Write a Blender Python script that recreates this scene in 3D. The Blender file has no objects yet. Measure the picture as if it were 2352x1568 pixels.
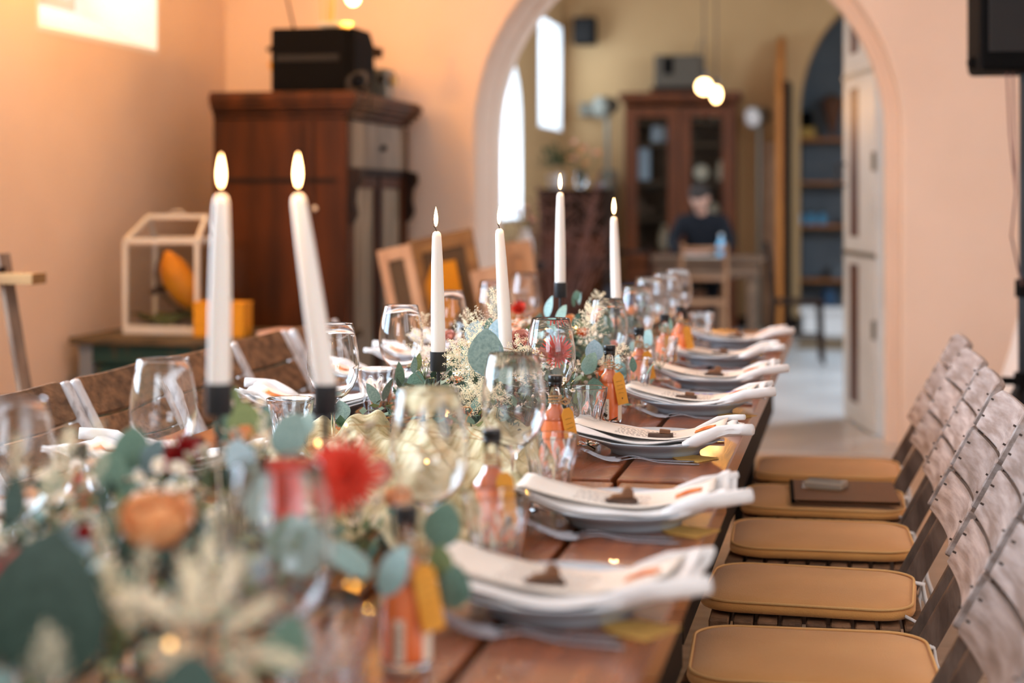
import bpy, bmesh, math, random
from mathutils import Vector, Matrix, Euler
random.seed(7)
R = math.radians
PI = math.pi
SC = bpy.context.scene
COL = SC.collection
# ------------------------------------------------------------------ camera
YAW = math.atan(789/3800.0)
FPX = 3800.0
CAMZ = 1.23
cam_d = bpy.data.cameras.new('camera'); cam = bpy.data.objects.new('camera', cam_d); COL.objects.link(cam)
cam_d.sensor_width = 36.0; cam_d.lens = 36.0*FPX/2352
cam.location = (0, 0, CAMZ); cam.rotation_euler = (R(90), 0, YAW)
cam_d.shift_y = -329/2352.0
cam_d.clip_start = 0.05
cam_d.dof.use_dof = True; cam_d.dof.focus_distance = 3.15; cam_d.dof.aperture_fstop = 2.15
SC.camera = cam
SC.view_settings.view_transform = 'Standard'
try: SC.view_settings.look = 'None'
except Exception: pass
SC.view_settings.gamma = 1.0
SC.view_settings.use_curve_mapping = False
SC.view_settings.exposure = 0.10
# ------------------------------------------------------------------ world
W = bpy.data.worlds.new('world'); SC.world = W; W.use_nodes = True
W.node_tree.nodes['Background'].inputs[0].default_value = (0.93, 0.96, 1.0, 1)
W.node_tree.nodes['Background'].inputs[1].default_value = 1.6

def area(name, loc, direction, sx, sy, power, col):
    d = bpy.data.lights.new(name, 'AREA'); d.shape = 'RECTANGLE'; d.size = sx; d.size_y = sy
    d.energy = power; d.color = col
    o = bpy.data.objects.new(name, d); COL.objects.link(o); o.location = loc
    o.rotation_euler = Vector(direction).to_track_quat('-Z', 'Y').to_euler()
    return o
DAY = (0.60, 0.80, 1.0)
DAY2 = (0.80, 0.90, 1.0)
# daylight standing in the windows, plus a fill light in the far room
area('window_or_fill_light', (-3.17, 2.55, 1.75), (1, -.1, -0.12), 1.4, 1.4, 92, DAY)
area('window_or_fill_light', (-3.17, 4.1, 1.75), (1, -.22, -0.05), 1.0, 1.35, 105, DAY)  # light of an added, unseen window, aimed to brighten the right wall
area('window_or_fill_light', (1.9, 0.4, 1.85), (-0.9, 0.2, -0.35), 2.2, 1.6, 22, DAY2)
area('window_or_fill_light', (-1.0, -2.9, 1.9), (0, 1, -0.25), 2.0, 1.5, 55, DAY2)
area('window_or_fill_light', (-3.57, 6.67, 2.52), (1, 0, -0.1), 0.95, 0.75, 6, DAY)
area('window_or_fill_light', (-3.10, 13.25, 1.6), (1, 0, -0.1), 0.95, 1.0, 45, DAY)
area('window_or_fill_light', (-3.10, 15.14, 2.37), (1, 0, -0.1), 1.1, 0.95, 20, DAY)
area('window_or_fill_light', (2.0, 11.2, 2.3), (-.8, 0, -1), 1.8, 1.8, 300, DAY)  # added fill before a solid wall without a window, aimed at the floor
# warm bulbs hanging along the left wall, above the frame
for bx_, by_ in ((-2.65, 5.85), (-2.8, 4.2)):
    d_ = bpy.data.lights.new('ceiling_bulb', 'POINT'); d_.energy = 52; d_.color = (1.0, .44, .06); d_.shadow_soft_size = .05
    o_ = bpy.data.objects.new('ceiling_bulb', d_); COL.objects.link(o_); o_.location = (bx_, by_, 2.75)

# ------------------------------------------------------------------ picking helpers
CR = Vector((math.cos(YAW), math.sin(YAW), 0)); CF = Vector((-math.sin(YAW), math.cos(YAW), 0))
def ray(px, py):
    return CF + CR*((px-1176)/FPX) + Vector((0, 0, (455-py)/FPX))
def atz(px, py, depth):            # point at a distance along the view axis
    return Vector((0, 0, CAMZ)) + ray(px, py)*depth
def onZ(px, py, Z):
    d = ray(px, py); t = (Z-CAMZ)/d.z
    return Vector((0, 0, CAMZ)) + d*t
def onX(px, py, X):
    d = ray(px, py); t = X/d.x
    return Vector((0, 0, CAMZ)) + d*t
def onY(px, py, Y):
    d = ray(px, py); t = Y/d.y
    return Vector((0, 0, CAMZ)) + d*t

# ------------------------------------------------------------------ materials
def srgb(r, g, b):
    f = lambda c: (c/255/12.92) if c/255 <= 0.04045 else ((c/255+0.055)/1.055)**2.4
    return (f(r), f(g), f(b), 1)
def mat(name, col, rough=0.6, metal=0.0, col2=None, scale=8.0, stretch=(1, 1, 1), bump=0.0, bscale=None, detail=4.0,
        spec=0.5, sss=0.0, coat=0.0, sheen=0.0, trans=0.0, ior=1.45, alpha=1.0, coord='Object', lo=0.35, hi=0.65):
    m = bpy.data.materials.new(name); m.use_nodes = True
    nt = m.node_tree; b = nt.nodes['Principled BSDF']
    b.inputs['Base Color'].default_value = col
    b.inputs['Roughness'].default_value = rough; b.inputs['Metallic'].default_value = metal
    b.inputs['Specular IOR Level'].default_value = spec
    b.inputs['Coat Weight'].default_value = coat; b.inputs['Sheen Weight'].default_value = sheen
    b.inputs['Transmission Weight'].default_value = trans; b.inputs['IOR'].default_value = ior
    b.inputs['Alpha'].default_value = alpha
    if sss:
        b.inputs['Subsurface Weight'].default_value = sss
        b.inputs['Subsurface Radius'].default_value = (0.012, 0.006, 0.004)
    tc = nt.nodes.new('ShaderNodeTexCoord'); mp = nt.nodes.new('ShaderNodeMapping')
    mp.inputs['Scale'].default_value = stretch
    nt.links.new(tc.outputs[coord], mp.inputs['Vector'])
    if col2 is not None:
        n = nt.nodes.new('ShaderNodeTexNoise'); n.inputs['Scale'].default_value = scale; n.inputs['Detail'].default_value = detail
        nt.links.new(mp.outputs[0], n.inputs['Vector'])
        cr = nt.nodes.new('ShaderNodeValToRGB')
        cr.color_ramp.elements[0].color = col; cr.color_ramp.elements[0].position = lo
        cr.color_ramp.elements[1].color = col2; cr.color_ramp.elements[1].position = hi
        nt.links.new(n.outputs['Fac'], cr.inputs['Fac'])
        nt.links.new(cr.outputs['Color'], b.inputs['Base Color'])
    if bump:
        n2 = nt.nodes.new('ShaderNodeTexNoise'); n2.inputs['Scale'].default_value = bscale or scale*3; n2.inputs['Detail'].default_value = 6
        nt.links.new(mp.outputs[0], n2.inputs['Vector'])
        bp = nt.nodes.new('ShaderNodeBump'); bp.inputs['Strength'].default_value = bump; bp.inputs['Distance'].default_value = 0.01
        nt.links.new(n2.outputs['Fac'], bp.inputs['Height']); nt.links.new(bp.outputs[0], b.inputs['Normal'])
    return m
def emis(name, col, strength):
    m = bpy.data.materials.new(name); m.use_nodes = True; nt = m.node_tree
    b = nt.nodes['Principled BSDF']; b.inputs['Base Color'].default_value = (0, 0, 0, 1)
    b.inputs['Emission Color'].default_value = col; b.inputs['Emission Strength'].default_value = strength
    return m
def per_object_tint(m, amount=0.25):
    nt = m.node_tree; b = nt.nodes['Principled BSDF']; oi = nt.nodes.new('ShaderNodeObjectInfo')
    hs = nt.nodes.new('ShaderNodeHueSaturation')
    mr = nt.nodes.new('ShaderNodeMapRange'); mr.inputs['To Min'].default_value = 1-amount; mr.inputs['To Max'].default_value = 1+amount
    nt.links.new(oi.outputs['Random'], mr.inputs['Value']); nt.links.new(mr.outputs[0], hs.inputs['Value'])
    if b.inputs['Base Color'].links:
        nt.links.new(b.inputs['Base Color'].links[0].from_socket, hs.inputs['Color'])
    else: hs.inputs['Color'].default_value = b.inputs['Base Color'].default_value
    nt.links.new(hs.outputs[0], b.inputs['Base Color'])
    return m

M = {}
M['wall'] = mat('lime_plaster', srgb(226, 203, 184), .9, col2=srgb(232, 210, 192), scale=1.5, bump=.15, bscale=14, spec=.2)
M['wall_far'] = mat('pale_plaster', srgb(206, 168, 122), .9, col2=srgb(198, 160, 114), scale=1.2, bump=.1, bscale=10, spec=.2)
M['reveal'] = mat('white_reveal_paint', srgb(235, 232, 230), .8)
M['ceiling'] = mat('ceiling_paint', srgb(238, 236, 234), .9)
M['white_paint'] = mat('white_paint', srgb(222, 220, 214), .5, col2=srgb(205, 203, 196), scale=4)
M['grey_paint'] = mat('door_paint', srgb(214, 220, 222), .5, col2=srgb(200, 206, 208), scale=3)
M['stone'] = mat('worn_stone_floor', srgb(186, 184, 182), .24, col2=srgb(206, 205, 204), scale=1.6, bump=.08, bscale=6, spec=.6)
M['floor_wood'] = per_object_tint(mat('oak_boards', srgb(182, 158, 134), .45, col2=srgb(158, 132, 108), scale=4, stretch=(.6, 8, 1), bump=.1), .12)
M['table'] = per_object_tint(mat('table_board_wood', srgb(148, 82, 44), .27, col2=srgb(112, 58, 30), scale=5, stretch=(9, .7, 6), bump=.06, bscale=16, coat=.25), .10)
M['table_dark'] = mat('dark_table_frame', srgb(24, 17, 13), .7, spec=.2)  # near black: shade under the table is put into this colour
M['weathered'] = per_object_tint(mat('weathered_board', srgb(132, 116, 108), .85, col2=srgb(174, 162, 158), scale=6, stretch=(7, 1, 10), bump=.22, bscale=16, detail=8), .2)
M['weathered_dark'] = per_object_tint(mat('weathered_post', srgb(78, 60, 50), .8, col2=srgb(112, 92, 80), scale=7, stretch=(5, 5, 1.2), bump=.4, bscale=22, detail=8), .15)
M['weathered_brown'] = per_object_tint(mat('brown_crate_board', srgb(96, 68, 46), .75, col2=srgb(148, 108, 76), scale=6, stretch=(4, 4, 8), bump=.4, bscale=22, detail=8), .18)
M['whitewash'] = mat('whitewashed_post', srgb(214, 212, 214), .8, col2=srgb(130, 118, 112), scale=12, stretch=(4, 4, 1.5), bump=.3, lo=.5, hi=.75)
M['dowel'] = mat('dowel_wood', srgb(142, 96, 58), .6, col2=srgb(112, 72, 44), scale=10, stretch=(1, 6, 1), bump=.2)
M['cushion'] = mat('tan_canvas', srgb(232, 168, 98), .95, col2=srgb(220, 156, 88), scale=5, bump=.25, bscale=420, sheen=.3, spec=.15)
M['piping'] = mat('tan_piping', srgb(236, 184, 120), .9, bump=.2, bscale=300)
M['linen'] = mat('white_napkin_cloth', srgb(236, 231, 228), .9, col2=srgb(228, 222, 219), scale=6, bump=.12, bscale=60, sheen=.2, spec=.2)
M['paper'] = mat('menu_paper', srgb(238, 224, 210), .85, spec=.2)
M['plate'] = mat('stone_glazed_plate', srgb(190, 200, 208), .22, col2=srgb(176, 187, 197), scale=12, spec=.6)
M['steel'] = mat('cutlery_steel', srgb(158, 158, 164), .18, metal=1.0, bump=.02)
M['black_metal'] = mat('black_powder_coat', srgb(22, 24, 28), .38)
M['rust_metal'] = mat('copper_brown_metal', srgb(120, 70, 56), .4, metal=.6, col2=srgb(60, 38, 34), scale=20)
M['wax'] = mat('ivory_wax', srgb(238, 229, 220), .45, sss=.3)
M['wick'] = mat('burnt_wick', srgb(40, 26, 24), .9)
M['flame'] = emis('candle_flame', (1.0, 0.55, 0.22, 1), 22)
M['bulb'] = emis('lit_bulb', (1.0, 0.62, 0.26, 1), 14)
M['fairy'] = emis('fairy_bulb', (1.0, 0.55, 0.18, 1), 7)
M['brass'] = mat('brass', srgb(170, 120, 60), .35, metal=.9)
def glassmat(name, col=(1, 1, 1, 1), rough=0.0, ior=1.45):
    m = bpy.data.materials.new(name); m.use_nodes = True; nt = m.node_tree
    b = nt.nodes['Principled BSDF']; b.inputs['Base Color'].default_value = col; b.inputs['Roughness'].default_value = rough
    b.inputs['Transmission Weight'].default_value = 1.0; b.inputs['IOR'].default_value = ior
    return m
M['glass'] = glassmat('clear_glass', ior=1.45)
M['tumbler_glass'] = glassmat('fluted_glass', ior=1.52)
M['pane'] = mat('thin_pane', (0.01, 0.012, 0.012, 1), 0.03, spec=.8, alpha=.10)
M['bottle_glass'] = glassmat('bottle_glass', (1, .99, .97, 1), 0.0, 1.4)
M['blue_glass'] = mat('blue_glass', srgb(110, 190, 235), .15, coat=.5)
M['juice'] = mat('orange_smoothie', srgb(246, 128, 66), .3, col2=srgb(240, 112, 52), scale=20, coat=1.0)
M['cap'] = mat('black_cap', srgb(14, 14, 16), .3)
M['twine'] = mat('jute_twine', srgb(186, 140, 92), .95, bump=.3, bscale=300)
M['kraft'] = mat('kraft_tag', srgb(230, 162, 70), .85, col2=srgb(222, 150, 58), scale=20, spec=.2)
M['ink'] = mat('black_ink', srgb(60, 44, 34), .8)
M['label'] = mat('cream_label', srgb(238, 222, 200), .6)
M['straw'] = mat('woven_straw', srgb(222, 178, 96), .8, col2=srgb(196, 148, 72), scale=30, stretch=(1, 8, 1), bump=.5, bscale=60)
M['orange_mark'] = mat('orange_slice_dried', srgb(206, 96, 40), .7, col2=srgb(232, 140, 70), scale=60)
M['walnut'] = mat('dark_ornament_wood', srgb(70, 50, 40), .6, col2=srgb(96, 70, 54), scale=30, stretch=(1, 6, 1))
M['armoire'] = mat('reddish_mahogany', srgb(84, 42, 12), .5, col2=srgb(52, 25, 6), scale=2.2, stretch=(6, 6, .7), bump=.04, spec=.2)
M['armoire_grey'] = mat('sun_bleached_veneer', srgb(140, 128, 110), .5, col2=srgb(108, 98, 84), scale=3, stretch=(1, 4, 1))
M['dark_wood'] = mat('dark_stained_wood', srgb(42, 24, 14), .6, col2=srgb(27, 15, 9), scale=4, stretch=(5, 5, 1), spec=.2)
M['curtain_glass'] = mat('pleated_curtain_behind_glass', srgb(150, 144, 124), .35, col2=srgb(78, 70, 58), scale=7, stretch=(1, 6, .3), coat=.6)
M['black'] = mat('black_plastic', srgb(9, 7, 6), .8, spec=.12, bump=.05)
M['black_grille'] = mat('black_grille', srgb(24, 20, 18), .75, bump=.4, bscale=200)
M['green_chest'] = mat('worn_green_paint', srgb(28, 62, 56), .7, col2=srgb(112, 78, 44), scale=5, stretch=(3, 3, 1), bump=.3, lo=.5, hi=.7)
M['chest_top'] = mat('worn_chest_top', srgb(98, 82, 58), .6, col2=srgb(60, 56, 44), scale=6, bump=.2)
M['banana'] = mat('banana_skin', srgb(226, 154, 22), .55, col2=srgb(206, 130, 16), scale=10)
M['banana_stem'] = mat('dark_stem', srgb(50, 30, 20), .8)
M['moss'] = mat('moss_bed', srgb(66, 84, 52), 1.0, col2=srgb(92, 104, 66), scale=30, bump=1.0, bscale=60)
M['yellow'] = mat('mustard_card', srgb(220, 150, 28), .8)
M['pink_paper'] = mat('pink_paper', srgb(226, 190, 180), .85)
M['easel'] = mat('grey_easel_wood', srgb(126, 102, 84), .75, col2=srgb(98, 78, 64), scale=6, stretch=(4, 4, 1), bump=.2)
M['easel_light'] = mat('light_easel_wood', srgb(150, 112, 66), .7, col2=srgb(128, 92, 54), scale=6, stretch=(1, 4, 4), bump=.2)
M['olive_gauze'] = mat('olive_gauze', srgb(164, 150, 106), .95, col2=srgb(220, 213, 178), scale=7, stretch=(6, 2, 1), bump=.4, bscale=60, alpha=.88)
M['pale_wood'] = mat('pale_frame_wood', srgb(196, 160, 128), .6, col2=srgb(172, 134, 104), scale=5)
M['brown_door'] = mat('brown_stained_panel', srgb(92, 46, 18), .5, col2=srgb(72, 36, 14), scale=5, stretch=(4, 4, .6))
M['orange_wood'] = mat('orange_pine_edge', srgb(200, 124, 50), .5, col2=srgb(180, 106, 40), scale=4, stretch=(4, 4, .6))
M['cabinet'] = mat('cherry_cabinet_wood', srgb(112, 54, 16), .45, col2=srgb(84, 38, 10), scale=3, stretch=(5, 5, .7))
M['cab_dark'] = mat('cabinet_interior', srgb(84, 66, 46), .8)
M['slate'] = mat('blue_grey_paint', srgb(128, 134, 140), .85, col2=srgb(110, 118, 126), scale=2)
M['crockery'] = mat('cream_crockery', srgb(236, 224, 196), .4)
M['crockery_blue'] = mat('blue_grey_box', srgb(180, 198, 212), .6)
M['crockery_brown'] = mat('brown_stoneware', srgb(96, 74, 54), .6)
M['skin'] = mat('skin', srgb(214, 164, 142), .55, sss=.15)
M['hair'] = mat('dark_hair', srgb(56, 48, 44), .8, bump=.4)
M['navy'] = mat('dark_navy_sweater', srgb(18, 20, 28), .95, bump=.3, bscale=90)
M['denim'] = mat('dark_trousers', srgb(26, 28, 36), .95)
M['old_wood'] = mat('old_grey_oak', srgb(128, 100, 78), .6, col2=srgb(98, 74, 58), scale=5, stretch=(.7, 6, 3), bump=.1)
M['chair_wood'] = mat('beech_chair', srgb(170, 126, 92), .55, col2=srgb(146, 104, 74), scale=5)
M['dark_green'] = mat('dark_green_frame', srgb(20, 52, 44), .5)
M['lamp_grey'] = mat('grey_lamp_metal', srgb(120, 116, 104), .4, metal=.5)
M['lamp_face'] = mat('frosted_lamp_face', srgb(226, 216, 212), .5)
M['terracotta_twig'] = mat('dried_twig', srgb(150, 112, 104), .9, col2=srgb(120, 86, 80), scale=10)
M['mat_brown'] = mat('coir_mat', srgb(126, 106, 82), 1.0, bump=.5, bscale=100)
M['folder'] = mat('brown_leather_folder', srgb(112, 70, 34), .55, bump=.1)
M['nail'] = mat('rusty_nail', srgb(74, 60, 52), .7)
M['wreath'] = mat('dark_wire', srgb(30, 24, 20), .6)
EU = [('eucalyptus_pale', srgb(150, 178, 172), srgb(120, 150, 146)), ('eucalyptus_mid', srgb(104, 134, 116), srgb(80, 112, 96)),
      ('eucalyptus_dark', srgb(62, 84, 74), srgb(42, 64, 54)), ('olive_leaf', srgb(128, 142, 92), srgb(98, 118, 72)),
      ('blue_leaf', srgb(168, 190, 198), srgb(140, 168, 178))]
LEAFM = []
for n, a, b_ in EU:
    LEAFM.append(mat(n, a, .55, col2=b_, scale=14, sss=0.0, bump=.1, bscale=40))
M['stem'] = mat('green_stem', srgb(86, 98, 58), .7)
M['cream'] = mat('cream_plume', srgb(252, 238, 208), .8, sss=.15)
M['waxflower'] = mat('waxflower_petal', srgb(244, 228, 212), .6)
M['waxheart'] = mat('waxflower_heart', srgb(200, 180, 70), .6)
M['coral'] = mat('coral_petal', srgb(238, 84, 58), .6, col2=srgb(216, 58, 44), scale=12, sss=.1)
M['red'] = mat('red_petal', srgb(196, 40, 44), .6, col2=srgb(156, 24, 32), scale=12, sss=.1)
M['coral_pink'] = mat('coral_pink_petal', srgb(240, 104, 96), .6, col2=srgb(228, 76, 72), scale=12, sss=.1)
M['peach'] = mat('peach_petal', srgb(244, 168, 104), .6, col2=srgb(248, 190, 138), scale=10, sss=.1)
M['pink'] = mat('pink_petal', srgb(246, 176, 158), .6, col2=srgb(250, 204, 188), scale=10, sss=.1)
M['orange_petal'] = mat('orange_petal', srgb(238, 124, 40), .6, col2=srgb(222, 96, 30), scale=12, sss=.1)

# ------------------------------------------------------------------ mesh helpers
def obj(name, bm, m, parent=None, smooth=False, loc=None, bevel=0.0, seg=2, angle=40):
    if bevel:
        pass
    bmesh.ops.recalc_face_normals(bm, faces=bm.faces)
    me = bpy.data.meshes.new(name); bm.to_mesh(me); bm.free()
    if smooth:
        for p in me.polygons: p.use_smooth = True
        if smooth == 'auto':
            try: me.set_sharp_from_angle(angle=R(angle))
            except Exception: pass
    if m is not None:
        for mm in (m if isinstance(m, (list, tuple)) else [m]): me.materials.append(mm)
    o = bpy.data.objects.new(name, me); COL.objects.link(o)
    if parent is not None: o.parent = parent
    if loc is not None: o.location = loc
    if bevel:
        md = o.modifiers.new('bevel', 'BEVEL'); md.width = bevel; md.segments = seg; md.limit_method = 'ANGLE'; md.angle_limit = R(35)
    return o
def tag(o, label=None, cat=None, group=None, kind=None):
    if label: o['label'] = label
    if cat: o['category'] = cat
    if group: o['group'] = group
    if kind: o['kind'] = kind
    return o
def thing(name, label, cat, loc=(0, 0, 0), rotz=0, group=None):
    o = bpy.data.objects.new(name, None); COL.objects.link(o); o.empty_display_size = .05
    o.location = loc; o.rotation_euler = (0, 0, rotz)
    return tag(o, label, cat, group)
def copy_tree(o, parent=None):
    c = o.copy(); COL.objects.link(c)
    if parent is not None: c.parent = parent
    for ch in list(KIDS.get(o, [])) if False else [x for x in o.children]: copy_tree(ch, c)
    return c
KIDS = {}
def box(bm, c, s, rot=None):
    r = bmesh.ops.create_cube(bm, size=1.0)
    mt = Matrix.Translation(Vector(c)) @ (rot.to_matrix().to_4x4() if rot else Matrix.Identity(4)) @ Matrix.Diagonal((s[0], s[1], s[2], 1))
    bmesh.ops.transform(bm, matrix=mt, verts=r['verts']); return r['verts']
def B(c, s, rot=None):
    bm = bmesh.new(); box(bm, c, s, rot); return bm
def rng(bm, x0, x1, y0, y1, z0, z1):
    return box(bm, ((x0+x1)/2, (y0+y1)/2, (z0+z1)/2), (x1-x0, y1-y0, z1-z0))
def BR(x0, x1, y0, y1, z0, z1):
    bm = bmesh.new(); rng(bm, x0, x1, y0, y1, z0, z1); return bm
def beam(bm, a, b, w, h, up=(0, 0, 1)):
    a = Vector(a); b = Vector(b); d = b-a; L = d.length; d.normalize()
    u = Vector(up); s = d.cross(u)
    if s.length < 1e-5: s = d.cross(Vector((0, 1, 0)))
    s.normalize(); u = s.cross(d)
    mt = Matrix((s.to_4d(), d.to_4d(), u.to_4d(), (0, 0, 0, 1))).transposed()
    for i in range(3): mt[3][i] = 0
    mt = Matrix.Translation((a+b)/2) @ Matrix(((s.x, d.x, u.x, 0), (s.y, d.y, u.y, 0), (s.z, d.z, u.z, 0), (0, 0, 0, 1))) @ Matrix.Diagonal((w, L, h, 1))
    r = bmesh.ops.create_cube(bm, size=1.0); bmesh.ops.transform(bm, matrix=mt, verts=r['verts']); return r['verts']
def tube(bm, pts, rad, seg=8, closed=False):
    pts = [Vector(p) for p in pts]; n = len(pts); rings = []
    rads = rad if isinstance(rad, (list, tuple)) else [rad]*n
    prev = None
    for i, p in enumerate(pts):
        if closed: t = pts[(i+1) % n]-pts[i-1]
        else: t = (pts[min(i+1, n-1)]-pts[max(i-1, 0)])
        t.normalize()
        if prev is None:
            a = t.cross(Vector((0, 0, 1)))
            if a.length < 1e-3: a = t.cross(Vector((0, 1, 0)))
        else: a = prev - t*prev.dot(t)
        a.normalize(); prev = a; b = t.cross(a)
        rings.append([bm.verts.new(p+(a*math.cos(2*PI*k/seg)+b*math.sin(2*PI*k/seg))*rads[i]) for k in range(seg)])
    m_ = n if closed else n-1
    for i in range(m_):
        A = rings[i]; Bq = rings[(i+1) % n]
        for k in range(seg): bm.faces.new((A[k], A[(k+1) % seg], Bq[(k+1) % seg], Bq[k]))
    if not closed:
        bm.faces.new(rings[0][::-1]); bm.faces.new(rings[-1])
def lathe(bm, prof, seg=24, closed=False, sq=None, cap=False):
    """prof: (r,z) list; closed joins last to first (solid glass)."""
    rings = []
    for (r, z) in prof:
        if r < 1e-5: rings.append([bm.verts.new((0, 0, z))])
        else:
            ring = []
            for k in range(seg):
                a = 2*PI*k/seg; rr = r*(sq(a, z) if sq else 1)
                ring.append(bm.verts.new((rr*math.cos(a), rr*math.sin(a), z)))
            rings.append(ring)
    n = len(rings)
    for i in range(n if closed else n-1):
        A = rings[i]; Bq = rings[(i+1) % n]
        for k in range(seg):
            k2 = (k+1) % seg
            if len(A) == 1 and len(Bq) == 1: continue
            if len(A) == 1: bm.faces.new((A[0], Bq[k2], Bq[k]))
            elif len(Bq) == 1: bm.faces.new((A[k], A[k2], Bq[0]))
            else: bm.faces.new((A[k], A[k2], Bq[k2], Bq[k]))
    if cap:
        if len(rings[0]) > 1: bm.faces.new(rings[0][::-1])
        if len(rings[-1]) > 1: bm.faces.new(rings[-1])
def L(prof, seg=24, **k):
    bm = bmesh.new(); lathe(bm, prof, seg, **k); return bm
def prism(bm, poly, axis, a, b):
    """extrude 2D polygon; axis 'Y': poly=(x,z); 'X': poly=(y,z); 'Z': poly=(x,y)"""
    def P(u, v, w):
        return {'Y': (u, w, v), 'X': (w, u, v), 'Z': (u, v, w)}[axis]
    A = [bm.verts.new(P(u, v, a)) for u, v in poly]; C = [bm.verts.new(P(u, v, b)) for u, v in poly]
    n = len(poly)
    bm.faces.new(A[::-1]); bm.faces.new(C)
    for i in range(n): bm.faces.new((A[i], A[(i+1) % n], C[(i+1) % n], C[i]))
def struct(name, bm, m, parent=None, **k):
    o = obj(name, bm, m, parent, **k)
    if parent is None: o['kind'] = 'structure'
    return o
def blob(bm, c, r, sc=(1, 1, 1), sub=1):
    g = bmesh.ops.create_icosphere(bm, subdivisions=sub, radius=r)
    bmesh.ops.transform(bm, matrix=Matrix.Translation(Vector(c)) @ Matrix.Diagonal((sc[0], sc[1], sc[2], 1)), verts=g['verts'])
    return g['verts']
def grid_surface(bm, nu, nv, f):
    V = [[bm.verts.new(f(i/(nu-1), j/(nv-1))) for j in range(nv)] for i in range(nu)]
    for i in range(nu-1):
        for j in range(nv-1): bm.faces.new((V[i][j], V[i+1][j], V[i+1][j+1], V[i][j+1]))
    return V
def solidify(o, t, off=0):
    md = o.modifiers.new('thick', 'SOLIDIFY'); md.thickness = t; md.offset = off
def subsurf(o, n=1):
    md = o.modifiers.new('sub', 'SUBSURF'); md.levels = n; md.render_levels = n

# ================================================================== SETTING
XL = -3.2; YW = 8.1; YB = 8.72; XR = 2.2; YN = -3.0; HC = 3.3
XLf = -2.78; XRf = 2.1; YF = 15.9
# near floor boards
fl = struct('floor', BR(XL, XR, YN, YW-.02, -.08, -.02), M['floor_wood'])
bm = BR(XL+.01, XR-.01, 0, .142, -.02, 0)
first = obj('floor_board', bm, M['floor_wood'], fl, bevel=.003, seg=1)
first.location = (0, 1.2, 0); y = 1.2+.146
while y < YW-.15:
    o = first.copy(); COL.objects.link(o); o.location = (random.uniform(-.006, .006), y, random.uniform(-.0015, 0)); y += .146
struct('floor_behind_camera', BR(XL+.01, XR-.01, YN, 1.19, -.02, 0), M['floor_wood']).name = 'trim_5'
struct('trim_1', BR(-1.872, .213, YW-.02, YB+.05, -.08, .004), M['stone'], bevel=.004)       # arch threshold slab
far_floor = struct('floor_far_room', BR(XLf, XRf, YB+.05, YF, -.08, 0), M['stone']); far_floor.name = 'floor'
struct('ceiling', BR(XL, XR, YN, YW, HC, HC+.1), M['ceiling'])
struct('ceiling', BR(XLf, XRf, YB, YF, 3.6, 3.7), M['ceiling'])
# left wall of near room, holes: window_1 (visible), window_2 (beside the camera) and one added for its light
def wall_with_holes(name, axis, pos0, pos1, u0, u1, z0, z1, holes, m):
    """axis 'X': wall plane normal X, u = Y ; axis 'Y': u = X"""
    bm = bmesh.new()
    us = sorted(set([u0, u1]+[h[0] for h in holes]+[h[1] for h in holes]))
    zs = sorted(set([z0, z1]+[h[2] for h in holes]+[h[3] for h in holes]))
    for i in range(len(us)-1):
        # merge vertical runs
        run = None
        for j in range(len(zs)-1):
            uc = (us[i]+us[i+1])/2; zc = (zs[j]+zs[j+1])/2
            solid = not any(h[0] < uc < h[1] and h[2] < zc < h[3] for h in holes)
            if solid:
                if run is None: run = [zs[j], zs[j+1]]
                else: run[1] = zs[j+1]
            if (not solid or j == len(zs)-2) and run:
                if axis == 'X': rng(bm, pos0, pos1, us[i], us[i+1], run[0], run[1])
                else: rng(bm, us[i], us[i+1], pos0, pos1, run[0], run[1])
                run = None
    return struct(name, bm, m)
wall_with_holes('wall_left', 'X', XL-.45, XL, YN-.3, YW, -.08, HC, [(6.08, 7.25, 1.92, 2.95), (1.85, 3.35, 1.0, 2.5), (3.55, 4.65, 1.05, 2.45)], M['wall'])
wall_with_holes('wall_back', 'Y', YN-.3, YN, XL, XR, -.08, HC, [(-2.0, 0.0, 1.15, 2.65)], M['wall'])
wall_with_holes('wall_right', 'X', XR, XR+.3, YN-.3, YW, -.08, HC, [(-.8, 1.5, 1.05, 2.65)], M['wall'])
# windows
def window(nm, plane_x, y0, y1, z0, z1, nx, nz, frame_m, side=1, depth=.05, fw=.055):
    w = thing(nm, None, None, (plane_x, 0, 0)); w['kind'] = 'structure'
    bm = bmesh.new()
    rng(bm, -depth/2, depth/2, y0, y1, z0, z0+fw); rng(bm, -depth/2, depth/2, y0, y1, z1-fw, z1)
    rng(bm, -depth/2, depth/2, y0, y0+fw, z0+fw, z1-fw); rng(bm, -depth/2, depth/2, y1-fw, y1, z0+fw, z1-fw)
    obj('window_frame', bm, frame_m, w, bevel=.004)
    for i in range(1, nx):
        yy = y0+(y1-y0)*i/nx; obj('glazing_bar', BR(-.015, .015, yy-.012, yy+.012, z0+fw, z1-fw), frame_m, w)
    for i in range(1, nz):
        zz = z0+(z1-z0)*i/nz; obj('glazing_bar', BR(-.013, .013, y0+fw, y1-fw, zz-.012, zz+.012), frame_m, w)
    for i in range(nx):
        for j in range(nz):
            obj('pane', BR(-.003, .003, y0+(y1-y0)*i/nx, y0+(y1-y0)*(i+1)/nx, z0+(z1-z0)*j/nz, z0+(z1-z0)*(j+1)/nz), M['pane'], w)
    return w
w1 = window('window_1', XL-.40, 6.16, 7.17, 2.10, 2.93, 1, 2, M['white_paint'])
bm = bmesh.new()     # white plastered reveal: sloped sill and cheeks
prism(bm, [(XL+.002, 1.921), (XL-.37, 2.10), (XL-.37, 1.90), (XL+.002, 1.90)], 'Y', 6.08, 7.25)
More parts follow.
